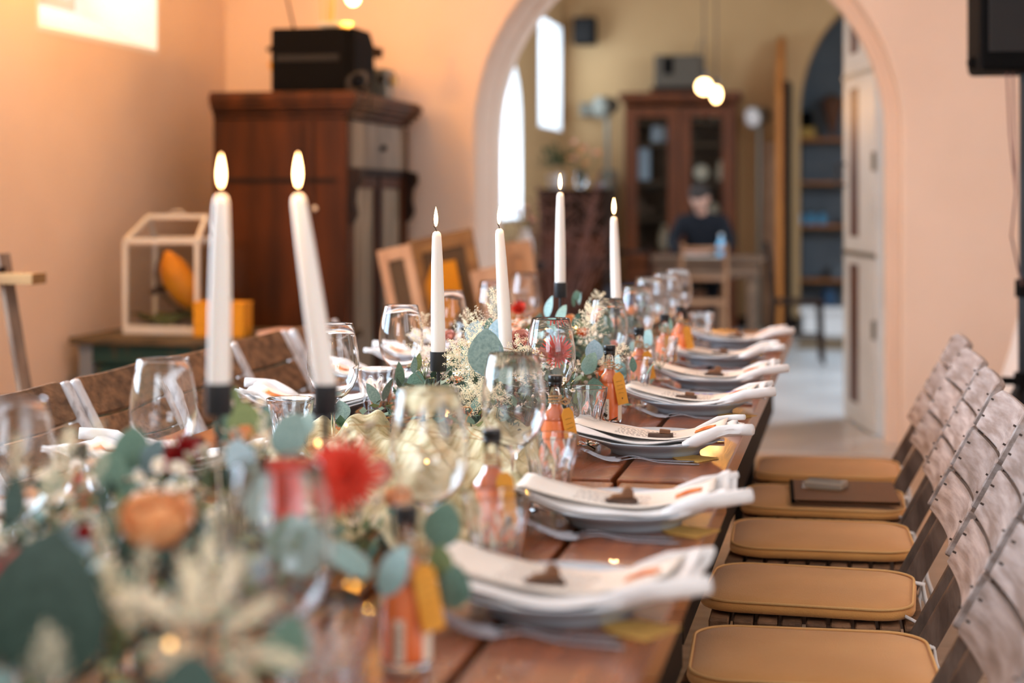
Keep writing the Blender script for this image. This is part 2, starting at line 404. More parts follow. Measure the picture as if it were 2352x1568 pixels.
rng(bm, XL-.44, XL+.002, 7.235, 7.252, 1.92, 2.95); rng(bm, XL-.44, XL+.002, 6.078, 6.095, 1.92, 2.95); rng(bm, XL-.44, XL+.002, 6.08, 7.25, 2.935, 2.952)
obj('reveal', bm, M['reveal'], w1).location = (-(XL-.40), 0, 0)
window('window_2', XL-.25, 1.85, 3.35, 1.0, 2.5, 2, 3, M['white_paint'])
window('added_window_5', XL-.25, 3.55, 4.65, 1.05, 2.45, 2, 3, M['white_paint'])  # unseen window added to throw bluish light on the right wall
# arch wall
def arch_wall(name, x0, x1, z1, xa, xb, zs, rz, y0, y1, m, n=28, zb=-.08):
    bm = bmesh.new(); cx = (xa+xb)/2; rx = (xb-xa)/2
    pts = [(cx-rx*math.cos(PI*i/n), zs+rz*math.sin(PI*i/n)) for i in range(n+1)]
    def quad(p): return [bm.verts.new((u, y0, v)) for u, v in p]
    cache = {}
    def V(u, v):
        k = (round(u, 5), round(v, 5))
        if k not in cache: cache[k] = bm.verts.new((u, y0, v))
        return cache[k]
    F = []
    F.append(bm.faces.new((V(x0, zb), V(xa, zb), V(xa, zs), V(xa, z1), V(x0, z1))))
    F.append(bm.faces.new((V(xb, zb), V(x1, zb), V(x1, z1), V(xb, z1), V(xb, zs))))
    for i in range(n):
        (u1, v1), (u2, v2) = pts[i], pts[i+1]
        F.append(bm.faces.new((V(u1, v1), V(u2, v2), V(u2, z1), V(u1, z1))))
    ext = bmesh.ops.extrude_face_region(bm, geom=F)
    bmesh.ops.translate(bm, verts=[g for g in ext['geom'] if isinstance(g, bmesh.types.BMVert)], vec=(0, y1-y0, 0))
    return struct(name, bm, m, bevel=.02, seg=3)
arch_wall('wall_end', XL-.3, XR+.2, HC, -1.873, .214, 1.56, 1.043, YW, YB, M['wall'])
arch_wall('trim_2', -1.95, .32, 2.72, -1.865, .142, 1.56, 1.01, 8.47, YB-.001, M['wall'])
# far room shell
def arched_hole_wall(name, px0, px1, u0, u1, z1, holes, m):
    """wall in plane X with one arched window hole, plus rectangular ones (as strips)"""
    pass
# far left wall with arched window and high rectangular window
AY0, AY1, AZ0, AZS, AR = 12.72, 13.78, 1.05, 1.86, .56
bm = bmesh.new()
t0, t1 = XLf-.35, XLf
rng(bm, t0, t1, YB, AY0, -.08, 3.6)
rng(bm, t0, t1, AY0, AY1, -.08, AZ0)
n = 14; cy = (AY0+AY1)/2; ry = (AY1-AY0)/2
for i in range(n):
    a0 = PI*i/n; a1 = PI*(i+1)/n
    ya, za = cy-ry*math.cos(a0), AZS+AR*math.sin(a0); yb, zb_ = cy-ry*math.cos(a1), AZS+AR*math.sin(a1)
    prism(bm, [(ya, za), (yb, zb_), (yb, 3.6), (ya, 3.6)], 'X', t0, t1)
rng(bm, t0, t1, AY1, 14.56, -.08, 3.6)
rng(bm, t0, t1, 14.56, 15.72, -.08, 1.87); rng(bm, t0, t1, 14.56, 15.72, 2.88, 3.6); rng(bm, t0, t1, 15.72, YF, -.08, 3.6)
struct('wall_far_left', bm, M['wall_far'])
bm = bmesh.new()
AWR = BR(XLf-.33, XLf+.003, AY1-.006, AY1+.003, AZ0, AZS+.1)
rng(AWR, XLf-.33, XLf+.003, AY0-.003, AY1, AZ0-.003, AZ0+.012)
nn_ = 14
for i in range(nn_):
    a0 = PI*i/nn_; a1 = PI*(i+1)/nn_
    prism(AWR, [(cy-ry*math.cos(a0), AZS+AR*math.sin(a0)), (cy-ry*math.cos(a1), AZS+AR*math.sin(a1)), (cy-(ry-.01)*math.cos(a1), AZS+(AR-.01)*math.sin(a1)), (cy-(ry-.01)*math.cos(a0), AZS+(AR-.01)*math.sin(a0))], 'X', XLf-.33, XLf+.003)
aw = thing('window_3', None, None, (XLf-.30, 0, 0)); aw['kind'] = 'structure'
pts = [(0, AY0+.02, AZ0+.02), (0, AY0+.02, AZS)]+[(0, cy-(ry-.02)*math.cos(PI*i/12), AZS+(AR-.02)*math.sin(PI*i/12)) for i in range(1, 12)]+[(0, AY1-.02, AZS), (0, AY1-.02, AZ0+.02)]
tube(bm, pts, .03, 6, closed=True); obj('window_frame', bm, M['white_paint'], aw)
obj('reveal', AWR, M['reveal'], aw).location = (-(XLf-.30), 0, 0)
obj('transom', BR(-.03, .03, AY0, AY1, 1.80, 1.96), M['dark_green'], aw)
bm = bmesh.new(); beam(bm, (0, AY0+.02, 1.50), (0, AY1-.02, 1.84), .04, .13); obj('awning_bar', bm, M['dark_green'], aw)
obj('pane', BR(-.003, .003, AY0+.03, AY1-.03, AZ0, 1.8), M['pane'], aw)
bm = bmesh.new(); prism(bm, [(cy-(ry-.03)*math.cos(PI*i/12), AZS+(AR-.03)*math.sin(PI*i/12)) for i in range(13)], 'X', -.003, .003); obj('pane', bm, M['pane'], aw)
w4 = window('window_4', XLf-.30, 14.56, 15.72, 1.87, 2.88, 1, 1, M['white_paint'])
bm = BR(XLf-.27, XLf+.003, 15.71, 15.723, 1.87, 2.88); rng(bm, XLf-.27, XLf+.003, 14.56, 15.71, 1.867, 1.88); rng(bm, XLf-.27, XLf+.003, 14.557, 14.57, 1.88, 2.87); rng(bm, XLf-.27, XLf+.003, 14.56, 15.71, 2.87, 2.883)
obj('reveal', bm, M['reveal'], w4).location = (-(XLf-.30), 0, 0)
# far wall with an arched opening into the pantry
PX0, PX1 = -.52, 1.12
arch_wall('wall_far', XLf-.35, XRf+.3, 3.6, PX0, PX1, 2.0, 1.15, YF, YF+.25, M['wall_far'])
struct('wall_far_right', BR(XRf, XRf+.3, YB, YF+1.8, -.08, 3.6), M['wall_far'])
struct('wall_pantry', BR(-1.2, XRf, YF+1.5, YF+1.6, -.08, 3.6), M['slate'])
struct('wall_pantry_left', BR(-1.25, -1.15, YF+.25, YF+1.6, -.08, 3.6), M['slate'])
struct('floor', BR(-1.2, XRf, YF, YF+1.5, -.08, 0), M['stone'])
struct('ceiling', BR(-1.2, XRf, YF+.25, YF+1.5, 3.6, 3.7), M['ceiling'])

# white door leaf with brown panels, standing open in the arch
dl = thing('door_1', None, None, (.12, YB+.02, 0)); dl['kind'] = 'structure'
hinge = Vector((.12, YB+.02)); free = Vector((-.045, 9.47)); dv = free-hinge; DL = dv.length
dl.rotation_euler = (0, 0, math.atan2(dv.y, dv.x))
stile_n = .38; fw = .15; pz = [(.12, .87), (1.02, 1.83), (2.02, 2.75)]
bm = bmesh.new()
rng(bm, 0, stile_n, -.022, .022, .01, 2.85); rng(bm, DL-fw, DL, -.022, .022, .01, 2.85)
zz = [.01]+[v for p in pz for v in p]+[2.85]
for a, b_ in zip(zz[0::2], zz[1::2]): rng(bm, stile_n, DL-fw, -.022, .022, a, b_)
obj('leaf_frame', bm, M['grey_paint'], dl, bevel=.003)
for a, b_ in pz: obj('panel', BR(stile_n, DL-fw, -.020, .020, a, b_), M['brown_door'], dl)
for z in (.93, 1.90):
    obj('strap_hinge', BR(-.01, DL, .022, .030, z-.012, z+.012), M['lamp_grey'], dl)
for z in (.55, 1.42):
    bm = bmesh.new(); tube(bm, [(0, .03, z-.05), (0, .03, z+.05)], .012, 8); obj('hinge_pin', bm, M['lamp_grey'], dl)
bm = bmesh.new(); tube(bm, [(DL-.05, .022, 1.3), (DL-.05, .07, 1.3), (DL-.05, .07, 1.42), (DL-.05, .022, 1.42)], .008, 8); obj('door_handle', bm, M['black_metal'], dl)
# arched pine door leaf far away, edge on
d2 = thing('door_2', None, None, (PX0-.16, YF-.02, 0)); d2['kind'] = 'structure'
bm = bmesh.new(); prism(bm, [(0, .02), (-.62, .02), (-.62, 2.15), (-.5, 2.5), (-.3, 2.68), (0, 2.76)], 'X', -.03, .03)
o = obj('door_leaf', bm, M['orange_wood'], d2)
obj('door_lining', BR(.031, .09, -.6, 0, .02, 2.3), M['dark_wood'], d2)
# baseboards
struct('baseboard_far', BR(XLf, PX0, YF-.02, YF, 0, .1), M['dark_wood'])

# ================================================================== LONG TABLES
TX0, TX1, TZ = -1.29, -.218, .76
def make_table(x0, x1, y0, y1, label):
    t = thing('dining_table', label, 'table', ((x0+x1)/2, (y0+y1)/2, 0), 0, 'long plank tables')
    cx, cy = (x0+x1)/2, (y0+y1)/2
    n = 6; w = (x1-x0)/n; g = .011
    for i in range(n):
        a = x0+w*i+(g/2 if i else 0)-cx; b_ = x0+w*(i+1)-(g/2 if i < n-1 else 0)-cx
        obj('plank', BR(a, b_, y0-cy, y1-cy, TZ-.045, TZ), M['table'], t, bevel=.003, seg=2)
    for s in (-1, 1):
        obj('apron', BR(s*(x1-x0)*.429-.010, s*(x1-x0)*.429+.010, y0-cy+.05, y1-cy-.05, .476, TZ-.0455), M['table_dark'], t)  # apron made extra deep and near black to stand in for under-table shade
        obj('crosspiece', BR(-(x1-x0)*.415, (x1-x0)*.415, s*(y1-y0)*.42-.02, s*(y1-y0)*.42+.02, TZ-.12, TZ-.0455), M['table_dark'], t)
    for sx in (-1, 1):
        for sy in (-1, 1):
            obj('leg', B((sx*(x1-x0)*.36, sy*(y1-y0)*.40, (TZ-.046)/2), (.07, .07, TZ-.046)), M['table_dark'], t)
    return t
make_table(TX0+.002, TX1+.012, .15, 2.715, 'near long brown plank dining table carrying the closest place settings')
make_table(TX0, TX1, 2.745, 5.95, 'far long brown plank dining table starting beyond the dark joint between tables')

# ================================================================== TABLEWARE
T0 = TZ + .0005
# ---- plates
def plate_bm():
    return L([(0, .0055), (.066, .0055), (.072, 0), (.082, 0), (.084, .006), (.098, .014), (.112, .021), (.122, .026), (.1235, .028), (.1215, .0285), (.108, .0235), (.092, .016), (.078, .0105), (.05, .0085), (0, .008)], 48)
plate0 = None
plate_rows_R = [(1290, 1400), (1435, 1199), (1505, 1037), (1597, 944), (1640, 888), (1655, 835), (1690, 794)]
desc_R = ['closest to camera', 'second from camera', 'third from the camera', 'fourth from the camera',
          'fifth from the camera', 'sixth from the camera', 'farthest at the table end']
PR = []
for px, py in plate_rows_R:
    p = onZ(px, py, TZ); PR.append(Vector((p.x, p.y, T0)))
PL = [Vector((-1.15, y, T0)) for y in (1.5, 2.05, 2.62, 3.45, 3.95, 4.42, 4.9)]
desc_L = ['beside the bottom left flowers', 'behind the left foreground flowers', 'under the large left wine glass', 'behind the short left tumblers',
          'beyond the left tumblers', 'near the stool', 'at the far left table end']
def plate(p, label, rz=0):
    global plate0
    if plate0 is None:
        plate0 = obj('dinner_plate', plate_bm(), M['plate'], smooth=True); o = plate0
    else:
        o = plate0.copy(); COL.objects.link(o)
    o.location = p; o.rotation_euler = (0, 0, rz)
    tag(o, label, 'plate', 'grey dinner plates'); return o
# ---- napkin with folds; local x runs to the table edge
def napkin_bm(seed, over=0.0, w=.19, twist=0):
    rr = random.Random(seed); bm = bmesh.new()
    ph = rr.uniform(0, 6); ph2 = rr.uniform(0, 6)
    def prof(x):            # follows the plate, ends ride up on the rims
        ax = abs(x)
        return .0145+.026*min(1, (ax/.14))**2+.006*max(0, x-.08)/.08
    for layer, (dx0, dx1, dz, ww) in enumerate([(-.168, .160+over, 0, w), (-.158, .150, .006, w*.93)]):
        def f(u, v):
            x = dx0+(dx1-dx0)*u; yy = (v-.5)*ww*(1-.05*math.sin(u*5+ph))
            z = prof(x)+dz+.0035*math.sin(v*9+u*3+ph+layer)*(.4+abs(x)*4)+.002*math.sin(u*14+v*5+ph2)
            e = abs(v-.5)*2
            z += .008*max(0, e-.72)/.28*(1 if v < .5 else .6)
            z += .005*max(0, u-.90)/.10*math.sin(v*PI*2+ph2)
            z = max(z, .0125+abs(yy)**1*0.02)
            return (x, yy+.006*math.sin(u*7+ph)*(1-e*.3), z)
        grid_surface(bm, 34, 22, f)
    # rolled hem at the outer end
    for k, (yo, rr_) in enumerate(((-.45, .010), (.44, .005))):
        pts = [(.06+(.122 if k == 0 else .10)*i/6+over, ww_*0+yo*w+.01*math.sin(i+ph), prof(.08+.128*i/6)+.004+.003*i/6) for i, ww_ in enumerate([0]*7)]
        tube(bm, pts, [rr_*.5]+[rr_]*5+[rr_*.95], 8)
    return bm
nap_meshes = []
def napkin(p, k, label, rz=0, over=.0):
    if len(nap_meshes) < 3:
        o = obj('napkin', napkin_bm(len(nap_meshes)+3, over), M['linen'], smooth=True); solidify(o, .0016, 0); nap_meshes.append(o); base = o
        o.location = p
    else:
        o = nap_meshes[k % 3].copy(); COL.objects.link(o); o.location = p
    o.rotation_euler = (0, 0, rz); o.scale = (1, 1.0, 1)
    tag(o, label, 'napkin', 'folded white napkins'); return o
def menu_card(p, label, rz=0, blue=False):
    m_ = thing('menu_card', label, 'menu', p, rz, 'menu papers')
    bm = bmesh.new()
    def f(u, v):
        x = -.155+.285*u; ax = abs(x); return (x, (v-.5)*.115+.022, .0268+.026*min(1, ax/.145)**2+.008*max(0, x-.03)/.1+.002*math.sin(u*6)+.004*(v-.5)**2)
    grid_surface(bm, 22, 6, f); o = obj('sheet', bm, M['paper'], m_, smooth=True); solidify(o, .0006)
    bm = bmesh.new(); rr = random.Random(3)
    for row in range(7):
        v = .18+.1*row; x = .3
        u = .28+.02*rr.random()
        while u < .62+.05*rr.random():
            du = rr.uniform(.008, .03); a = f(u, v); c = f(u+du, v+.012*rr.uniform(-1, 1))
            beam(bm, (a[0], a[1], a[2]+.0012), (c[0], c[1], c[2]+.0012), .0009, .0003); u += du+.012
    obj('handwriting', bm, M['ink'] if not blue else M['ink'], m_)
    bm = bmesh.new()
    def g(u, v):
        a = f(.80+.13*u, .28+.26*v+.10*math.sin(u*PI)); return (a[0], a[1], a[2]+.0018+.003*math.sin(u*PI)*math.sin(v*PI))
    grid_surface(bm, 8, 5, g); o = obj('orange_mark', bm, M['orange_mark'], m_, smooth=True); solidify(o, .0012)
    if blue:
        bm = bmesh.new()
        for u in (.5, .56, .61, .75, .79):
            a = f(u, .97); c = f(u+.035, .97); beam(bm, (a[0], a[1], a[2]+.0015), (c[0], c[1], c[2]+.0015), .004, .0006)
        obj('blue_ink', bm, BLUEINK, m_)
    return m_
BLUEINK = mat('blue_ink', srgb(60, 40, 190), .6)
def ornament(p, label, rz=0, style=0):
    t = thing('wooden_ornament', label, 'ornament', p, rz, 'small wooden place ornaments')
    obj('base', B((0, 0, .0045), (.046, .020, .007)), M['walnut'], t, bevel=.001)
    bm = bmesh.new()
    if style == 0: box(bm, (.008, 0, .0115), (.020, .016, .007), Euler((0, R(6), 0)))
    else:
        prism(bm, [(-.02, .008), (-.012, .014), (0, .015), (.004, .024), (.012, .026), (.017, .020), (.018, .009)], 'Y', -.007, .007)
    obj('figure', bm, M['dowel'], t, bevel=.0015)
    return t
# ---- cutlery
def fork_bm(L_=.205):
    bm = bmesh.new()
    n = 22; rows = []
    for i in range(n+1):
        u = i/n; x = -L_/2+L_*u
        # u=0 tines tip ... u=1 handle end
        w = (.0125 if u < .28 else .0125-(.0095)*min(1, (u-.28)/.10) if u < .40 else .003+.0048*((u-.40)/.60)**1.2)
        z = .003+.018*max(0, (.26-u)/.26)**1.6+.007*math.exp(-((u-.46)/.12)**2)-.001*u
        rows.append((x, w, z))
    i0 = 6
    # neck + handle
    V = []
    for x, w, z in rows[i0:]:
        V.append([bm.verts.new((x, -w, z)), bm.verts.new((x, 0, z+.0012)), bm.verts.new((x, w, z)), bm.verts.new((x, 0, z-.0016))])
    for a, b_ in zip(V[:-1], V[1:]):
        for k in range(4): bm.faces.new((a[k], a[(k+1) % 4], b_[(k+1) % 4], b_[k]))
    bm.faces.new(V[0]); bm.faces.new(V[-1][::-1])
    for t in range(4):
        yy = -.0105+.007*t
        tube(bm, [(x, yy*(1 if i else 1), z) for i, (x, w, z) in enumerate(rows[:i0+2])], [.0008, .0015, .0018, .002, .002, .002, .0022, .0022], 6)
    return bm
def knife_bm(L_=.225):
    bm = bmesh.new(); V = []
    n = 20
    for i in range(n+1):
        u = i/n; x = -L_/2+L_*u
        if u < .52: w0, w1, h = -.010*min(1, u/.12)**.5, .007, .0009
        else: w0, w1, h = -.0075, .0075, .0009+.0028*min(1, (u-.52)/.06)
        V.append([bm.verts.new((x, w0, .004)), bm.verts.new((x, w1, .004+h)), bm.verts.new((x, w1, .004-h)), ][0:0] or
                 [bm.verts.new((x, w0, .0038+h*.3)), bm.verts.new((x, w1, .0038+h)), bm.verts.new((x, w1, .0038-h)), bm.verts.new((x, w0, .0038-h*.3))])
    for a, b_ in zip(V[:-1], V[1:]):
        for k in range(4): bm.faces.new((a[k], a[(k+1) % 4], b_[(k+1) % 4], b_[k]))
    bm.faces.new(V[0]); bm.faces.new(V[-1][::-1])
    return bm
fork0 = knife0 = None
def cutlery(kind, p, rz, label, group):
    global fork0, knife0
    if kind == 'fork':
        if fork0 is None: fork0 = obj('fork', fork_bm(), M['steel'], smooth=True); subsurf(fork0, 1); o = fork0
        else: o = fork0.copy(); COL.objects.link(o)
    else:
        if knife0 is None: knife0 = obj('knife', knife_bm(), M['steel'], smooth='auto'); o = knife0
        else: o = knife0.copy(); COL.objects.link(o)
    o.location = p; o.rotation_euler = (0, 0, rz); tag(o, label, kind, group); return o

for i, p in enumerate(PR):
    rz = R([-4, 3, 1, -3, 2, 0, 2][i])
    d = desc_R[i]
    plate(p, 'grey-blue glazed dinner plate on the right side, %s' % d)
    napkin(p, i, 'white folded napkin on the right side plate %s' % d, rz)
    menu_card(p, 'curled cream menu paper on the right side plate %s' % d, rz, blue=(i == 3))
    q = p+Vector((.0, .0, .0258)); q.x += [-.02, -.005, .01, -.02, .0, .0, .0][i]
    ornament(q, 'dark wooden ornament on the menu of the right plate %s' % d, rz+R([25, 12, 4, 2, -10, 0, 5][i]), 0 if i in (2, 3, 5, 6) else 1)
    cutlery('fork', p+Vector((-.006, -.142, 0)), rz+R(-1), 'steel fork nearest the camera beside the right plate %s' % d, 'steel forks')
    cutlery('fork', p+Vector((-.018, -.118, 0)), rz+R(2), 'steel fork tucked against the right plate %s' % d, 'steel forks')
    cutlery('knife', p+Vector((.004, .139, 0)), rz+R(2), 'steel knife on the far side of the right plate %s' % d, 'steel knives')
for i, p in enumerate(PL):
    d = desc_L[i]; rz = PI+R([3, -4, 2, 6, -3, 1, 2][i])
    plate(p, 'grey-blue glazed dinner plate on the left side, %s' % d)
    napkin(p, i+1, 'white folded napkin on the left side plate %s' % d, rz)
    menu_card(p, 'curled cream menu paper on the left side plate %s' % d, rz)
    cutlery('fork', p+Vector((.0, .142, 0)), rz, 'steel fork on the far side of the left plate %s' % d, 'steel forks')
    cutlery('knife', p+Vector((0, -.139, 0)), rz, 'steel knife on the near side of the left plate %s' % d, 'steel knives')
# woven straw leaf tags sticking out from under the right plates
for i, (dx, dy, rz) in enumerate([(.105, -.075, -28), (.105, -.055, -25), (.085, -.075, -30), (.1, -.07, -34)]):
    bm = bmesh.new(); prism(bm, [(-.050, .0), (-.02, .034), (.035, .038), (.035, -.028), (-.012, -.026)], 'Z', 0, .0016)
    o = obj('straw_leaf', bm, M['straw'], loc=PR[i]+Vector((dx-.012, dy, .0)))
    o.rotation_euler = (0, 0, R(rz)); tag(o, 'golden woven straw leaf under the rim of the right plate %s' % desc_R[i], 'leaf decoration', 'golden straw leaves')

# ---- wine glasses
def wine_bm(H=.235, Rb=.049):
    out = [(0, 0), (.036, 0), (.0365, .0016), (.022, .0035), (.008, .007), (.0045, .014), (.0038, .035), (.0038, .072), (.0048, .084), (.012, .092), (.026, .101), (.039, .116), (.0465, .136), (Rb, .156), (.0478, .180), (.043, .208), (.0375, H-.002), (.0368, H)]
    inn = [(.0363, H-.002), (.0423, .208), (.0471, .180), (.0483, .156), (.0458, .1365), (.0383, .117), (.0255, .1025), (.012, .0945), (0, .093)]
    return L(out+inn, 40)
wine0 = obj('wine_glass', wine_bm(), M['glass'], smooth=True); wused = [False]
def wine(px, ytop, label, group, X=None, dx=0):
    z = (CAMZ-TZ-.235)*FPX/(ytop-455)
    p = atz(px, ytop, z); p.z = T0
    if not wused[0]: o = wine0; wused[0] = True
    else: o = wine0.copy(); COL.objects.link(o)
    o.location = p; tag(o, label, 'wine glass', group); return p
GR = 'stemmed wine glasses'
for px, yt, lb in [
    (640, 1066, 'large blurred wine glass in the foreground in front of the coral flowers'),
    (985, 893, 'wine glass in front of the olive gauze runner, left of the second orange bottle'),
    (1180, 812, 'wine glass in front of the leaning candle on the copper holder'),
    (1265, 731, 'sharp wine glass in front of the coral protea flower'),
    (1395, 686, 'wine glass directly below the rightmost candle'),
    (1462, 657, 'wine glass just right of the rightmost candle'),
    (1490, 637, 'small distant wine glass, left one of the far cluster of three'),
    (1527, 628, 'small distant wine glass, middle one of the far cluster of three'),
    (1556, 618, 'small distant wine glass, right one of the far cluster of three'),
    (30, 918, 'wine glass cut by the left edge of the photo'),
    (375, 824, 'large wine glass at left in front of the crate wood chair backs'),
    (765, 743, 'wine glass half hidden behind the left leaning candle'),
    (921, 701, 'wine glass in front of the grey stool, behind the left tumbler'),
    (1030, 668, 'wine glass behind the upright candle in the middle'),
    (1133, 645, 'wine glass just left of the candle on the copper holder'),
    (1205, 626, 'wine glass with an orange bottle seen through it, beyond the middle flowers')]:
    wine(px, yt, lb, GR)
# ---- faceted tumblers
def tumbler_bm(H=.108):
    N = 54
    def sq(a, z):
        if z > .080 or z < .0025: return 1.0
        k = min(1, (.080-z)/.012)
        return 1-.095*k*abs(math.cos(a*9/2))**1.6
    out = [(0, .001), (.026, 0), (.0285, .002), (.0295, .010), (.0315, .03), (.034, .05), (.037, .068), (.0395, .080), (.0415, .092), (.0435, H-.001), (.043, H)]
    inn = [(.0412, H-.001), (.0388, .092), (.0342, .075), (.0295, .050), (.0255, .022), (.022, .016), (0, .014)]
    bm = bmesh.new()
    prof = out+inn; rings = []
    for idx, (r, z) in enumerate(prof):
        if r < 1e-5: rings.append([bm.verts.new((0, 0, z))]); continue
        rings.append([bm.verts.new((r*(sq(2*PI*k/N, z) if idx < len(out) else 1)*math.cos(2*PI*k/N), r*(sq(2*PI*k/N, z) if idx < len(out) else 1)*math.sin(2*PI*k/N), z)) for k in range(N)])
    for i in range(len(rings)-1):
        A, C = rings[i], rings[i+1]
        for k in range(N):
            k2 = (k+1) % N
            if len(A) == 1: bm.faces.new((A[0], C[k2], C[k]))
            elif len(C) == 1: bm.faces.new((A[k], A[k2], C[0]))
            else: bm.faces.new((A[k], A[k2], C[k2], C[k]))
    return bm
tum0 = obj('tumbler', tumbler_bm(), M['tumbler_glass'], smooth='auto', angle=24); tused = [False]
for px, yt, lb in [
    (745, 1412, 'big blurred faceted tumbler at the bottom edge, left of the closest orange bottle'),
    (1141, 1134, 'faceted tumbler in front of the second orange bottle'),
    (1265, 999, 'faceted tumbler beside the third plate, in front of the third orange bottle'),
    (1344, 889, 'faceted tumbler left of the sharp orange bottle with kraft tag'),
    (1456, 822, 'faceted tumbler right of the sharp orange bottle, holding a eucalyptus reflection'),
    (1520, 775, 'distant faceted tumbler behind the fifth plate'),
    (1610, 717, 'farthest faceted tumbler at the right end of the table'),
    (865, 846, 'sharp faceted tumbler on the left side of the table'),
    (667, 915, 'faceted tumbler between the two nearest candles'),
    (258, 1040, 'faceted tumbler below the large left wine glass, behind the flowers'),
    (1000, 790, 'faceted tumbler behind the upright middle candle')]:
    z = (CAMZ-TZ-.108)*FPX/(yt-455); p = atz(px, yt, z); p.z = T0
    if not tused[0]: o = tum0; tused[0] = True
    else: o = tum0.copy(); COL.objects.link(o)
    o.location = p; o.rotation_euler = (0, 0, random.random()); tag(o, lb, 'glass', 'faceted tumblers')
# ---- juice bottles
def make_bottle(label, H=.160):
    t = thing('juice_bottle', label, 'bottle', (0, 0, 0), 0, 'orange smoothie bottles')
    out = [(.0249, .084), (.0246, .088), (.0235, .0925), (.018, .0995), (.0125, .107), (.0105, .117), (.0105, .140), (.0118, .142), (.0118, .146), (.0105, .148)]
    inn = [(.0092, .148), (.0090, .117), (.0112, .107), (.0170, .0992), (.0228, .0918), (.0240, .088), (.0244, .084)]
    obj('bottle_neck', L(out+inn, 28, closed=True), M['bottle_glass'], t, smooth=True)
    obj('bottle_base', L([(0, .001), (.021, 0), (.0245, .003), (.0249, .008), (0, .008)], 28), M['bottle_glass'], t, smooth='auto')
    obj('juice_body', L([(0, .0082), (.0246, .0082), (.025, .012), (.025, .084), (.0240, .0885), (.0226, .0915), (.0168, .0990), (.0108, .1070), (.0090, .112), (0, .112)], 28), M['juice'], t, smooth=True)
    obj('cap', L([(0, .1465), (.0125, .1465), (.0128, .149), (.0120, .1505), (.0128, .152), (.0128, .160), (.0118, .162), (0, .162)], 24), M['cap'], t, smooth='auto')
    # twine wrapped round the neck and a small bow
    bm = bmesh.new()
    pts = [(.0118*math.cos(a*.5)*(1.0), .0118*math.sin(a*.5), .112+.0012*a*.35) for a in range(0, 38)]
    tube(bm, pts, .0011, 5)
    for s in (-1, 1):
        tube(bm, [(.010, -.006, .116), (.018, -.008+s*.010, .123), (.026, -.006+s*.014, .117), (.018, -.009+s*.006, .112), (.010, -.006, .116)], .0011, 5)
    obj('twine', bm, M['twine'], t)
    # kraft tag hanging against the side
    bm = bmesh.new(); prism(bm, [(-.0125, -.034), (.0125, -.034), (.0125, .024), (.006, .033), (-.006, .033), (-.0125, .024)], 'Y', -.0004, .0004)
    k = obj('tag', bm, M['kraft'], t)
    k.location = (.0255, -.0195, .075); k.rotation_euler = (R(-6), R(-9), R(38))
    bm = bmesh.new(); rr = random.Random(5)
    for row in range(4):
        z0 = .014-.008*row
        x = -.007
        while x < .006:
            dx = rr.uniform(.001, .0025); beam(bm, (x, -.0007, z0), (x+dx, -.0007, z0+rr.uniform(-.0012, .0012)), .0004, .0004); x += dx+.0008
    prism(bm, [(-.0015, -.021), (0, -.0235), (.0015, -.021), (0, -.0195)], 'Y', -.0009, -.0005)
    obj('tag_writing', bm, M['ink'], k)
    # cream label with bars at the back-left
    def sticker(a0, a1, z0, z1, r=.02525):
        bm = bmesh.new(); grid_surface(bm, 8, 2, lambda u, v: (r*math.cos(a0+(a1-a0)*u), r*math.sin(a0+(a1-a0)*u), z0+(z1-z0)*v)); return bm
    s1 = obj('label', sticker(R(250), R(276), .010, .052), M['label'], t, smooth=True)
    bm = bmesh.new()
    for j in range(11):
        zz_ = .014+.0030*j; a0, a1 = R(254), R(254+rr.uniform(8, 18)); r = .0255
        A = [bm.verts.new((r*math.cos(a0+(a1-a0)*u/4), r*math.sin(a0+(a1-a0)*u/4), zz_)) for u in range(5)]
        C = [bm.verts.new((r*math.cos(a0+(a1-a0)*u/4), r*math.sin(a0+(a1-a0)*u/4), zz_+.0014)) for u in range(5)]
        for q in range(4): bm.faces.new((A[q], A[q+1], C[q+1], C[q]))
    obj('label_print', bm, M['ink'], s1)
    obj('label', sticker(R(322), R(374), .008, .042, .0254), M['label'], t, smooth=True)
    return t
b0 = None
for px, yt, lb, rz in [
    (933, 1160, 'closest orange smoothie bottle with kraft tag and white label, bottom centre', 5),
    (1130, 985, 'second orange smoothie bottle from the camera, behind a faceted tumbler', 0),
    (1275, 862, 'third orange smoothie bottle, with twine at its neck, left of the clear tumbler', 10),
    (1400, 793, 'sharp orange smoothie bottle with barcode label and hanging kraft tag', 0),
    (1468, 752, 'fifth orange smoothie bottle, seen behind the tumbler right of the sharp bottle', 0),
    (1527, 722, 'distant orange bottle left of the sixth plate', -20),
    (1562, 703, 'farthest orange bottle on the right side, beside the far tumbler', 0),
    (178, 1017, 'orange bottle with black cap among the left foreground flowers', 200),
    (1195, 690, 'orange bottle on the far left side seen through a wine glass', 180),
    (1070, 748, 'orange bottle behind the upright middle candle', 170)]:
    z = (CAMZ-TZ-.162)*FPX/(yt-455); p = atz(px, yt, z); p.z = T0
    if b0 is None: b0 = make_bottle(lb); o = b0
    else: o = copy_tree(b0); tag(o, lb)
    o.location = p; o.rotation_euler = (0, 0, R(rz))

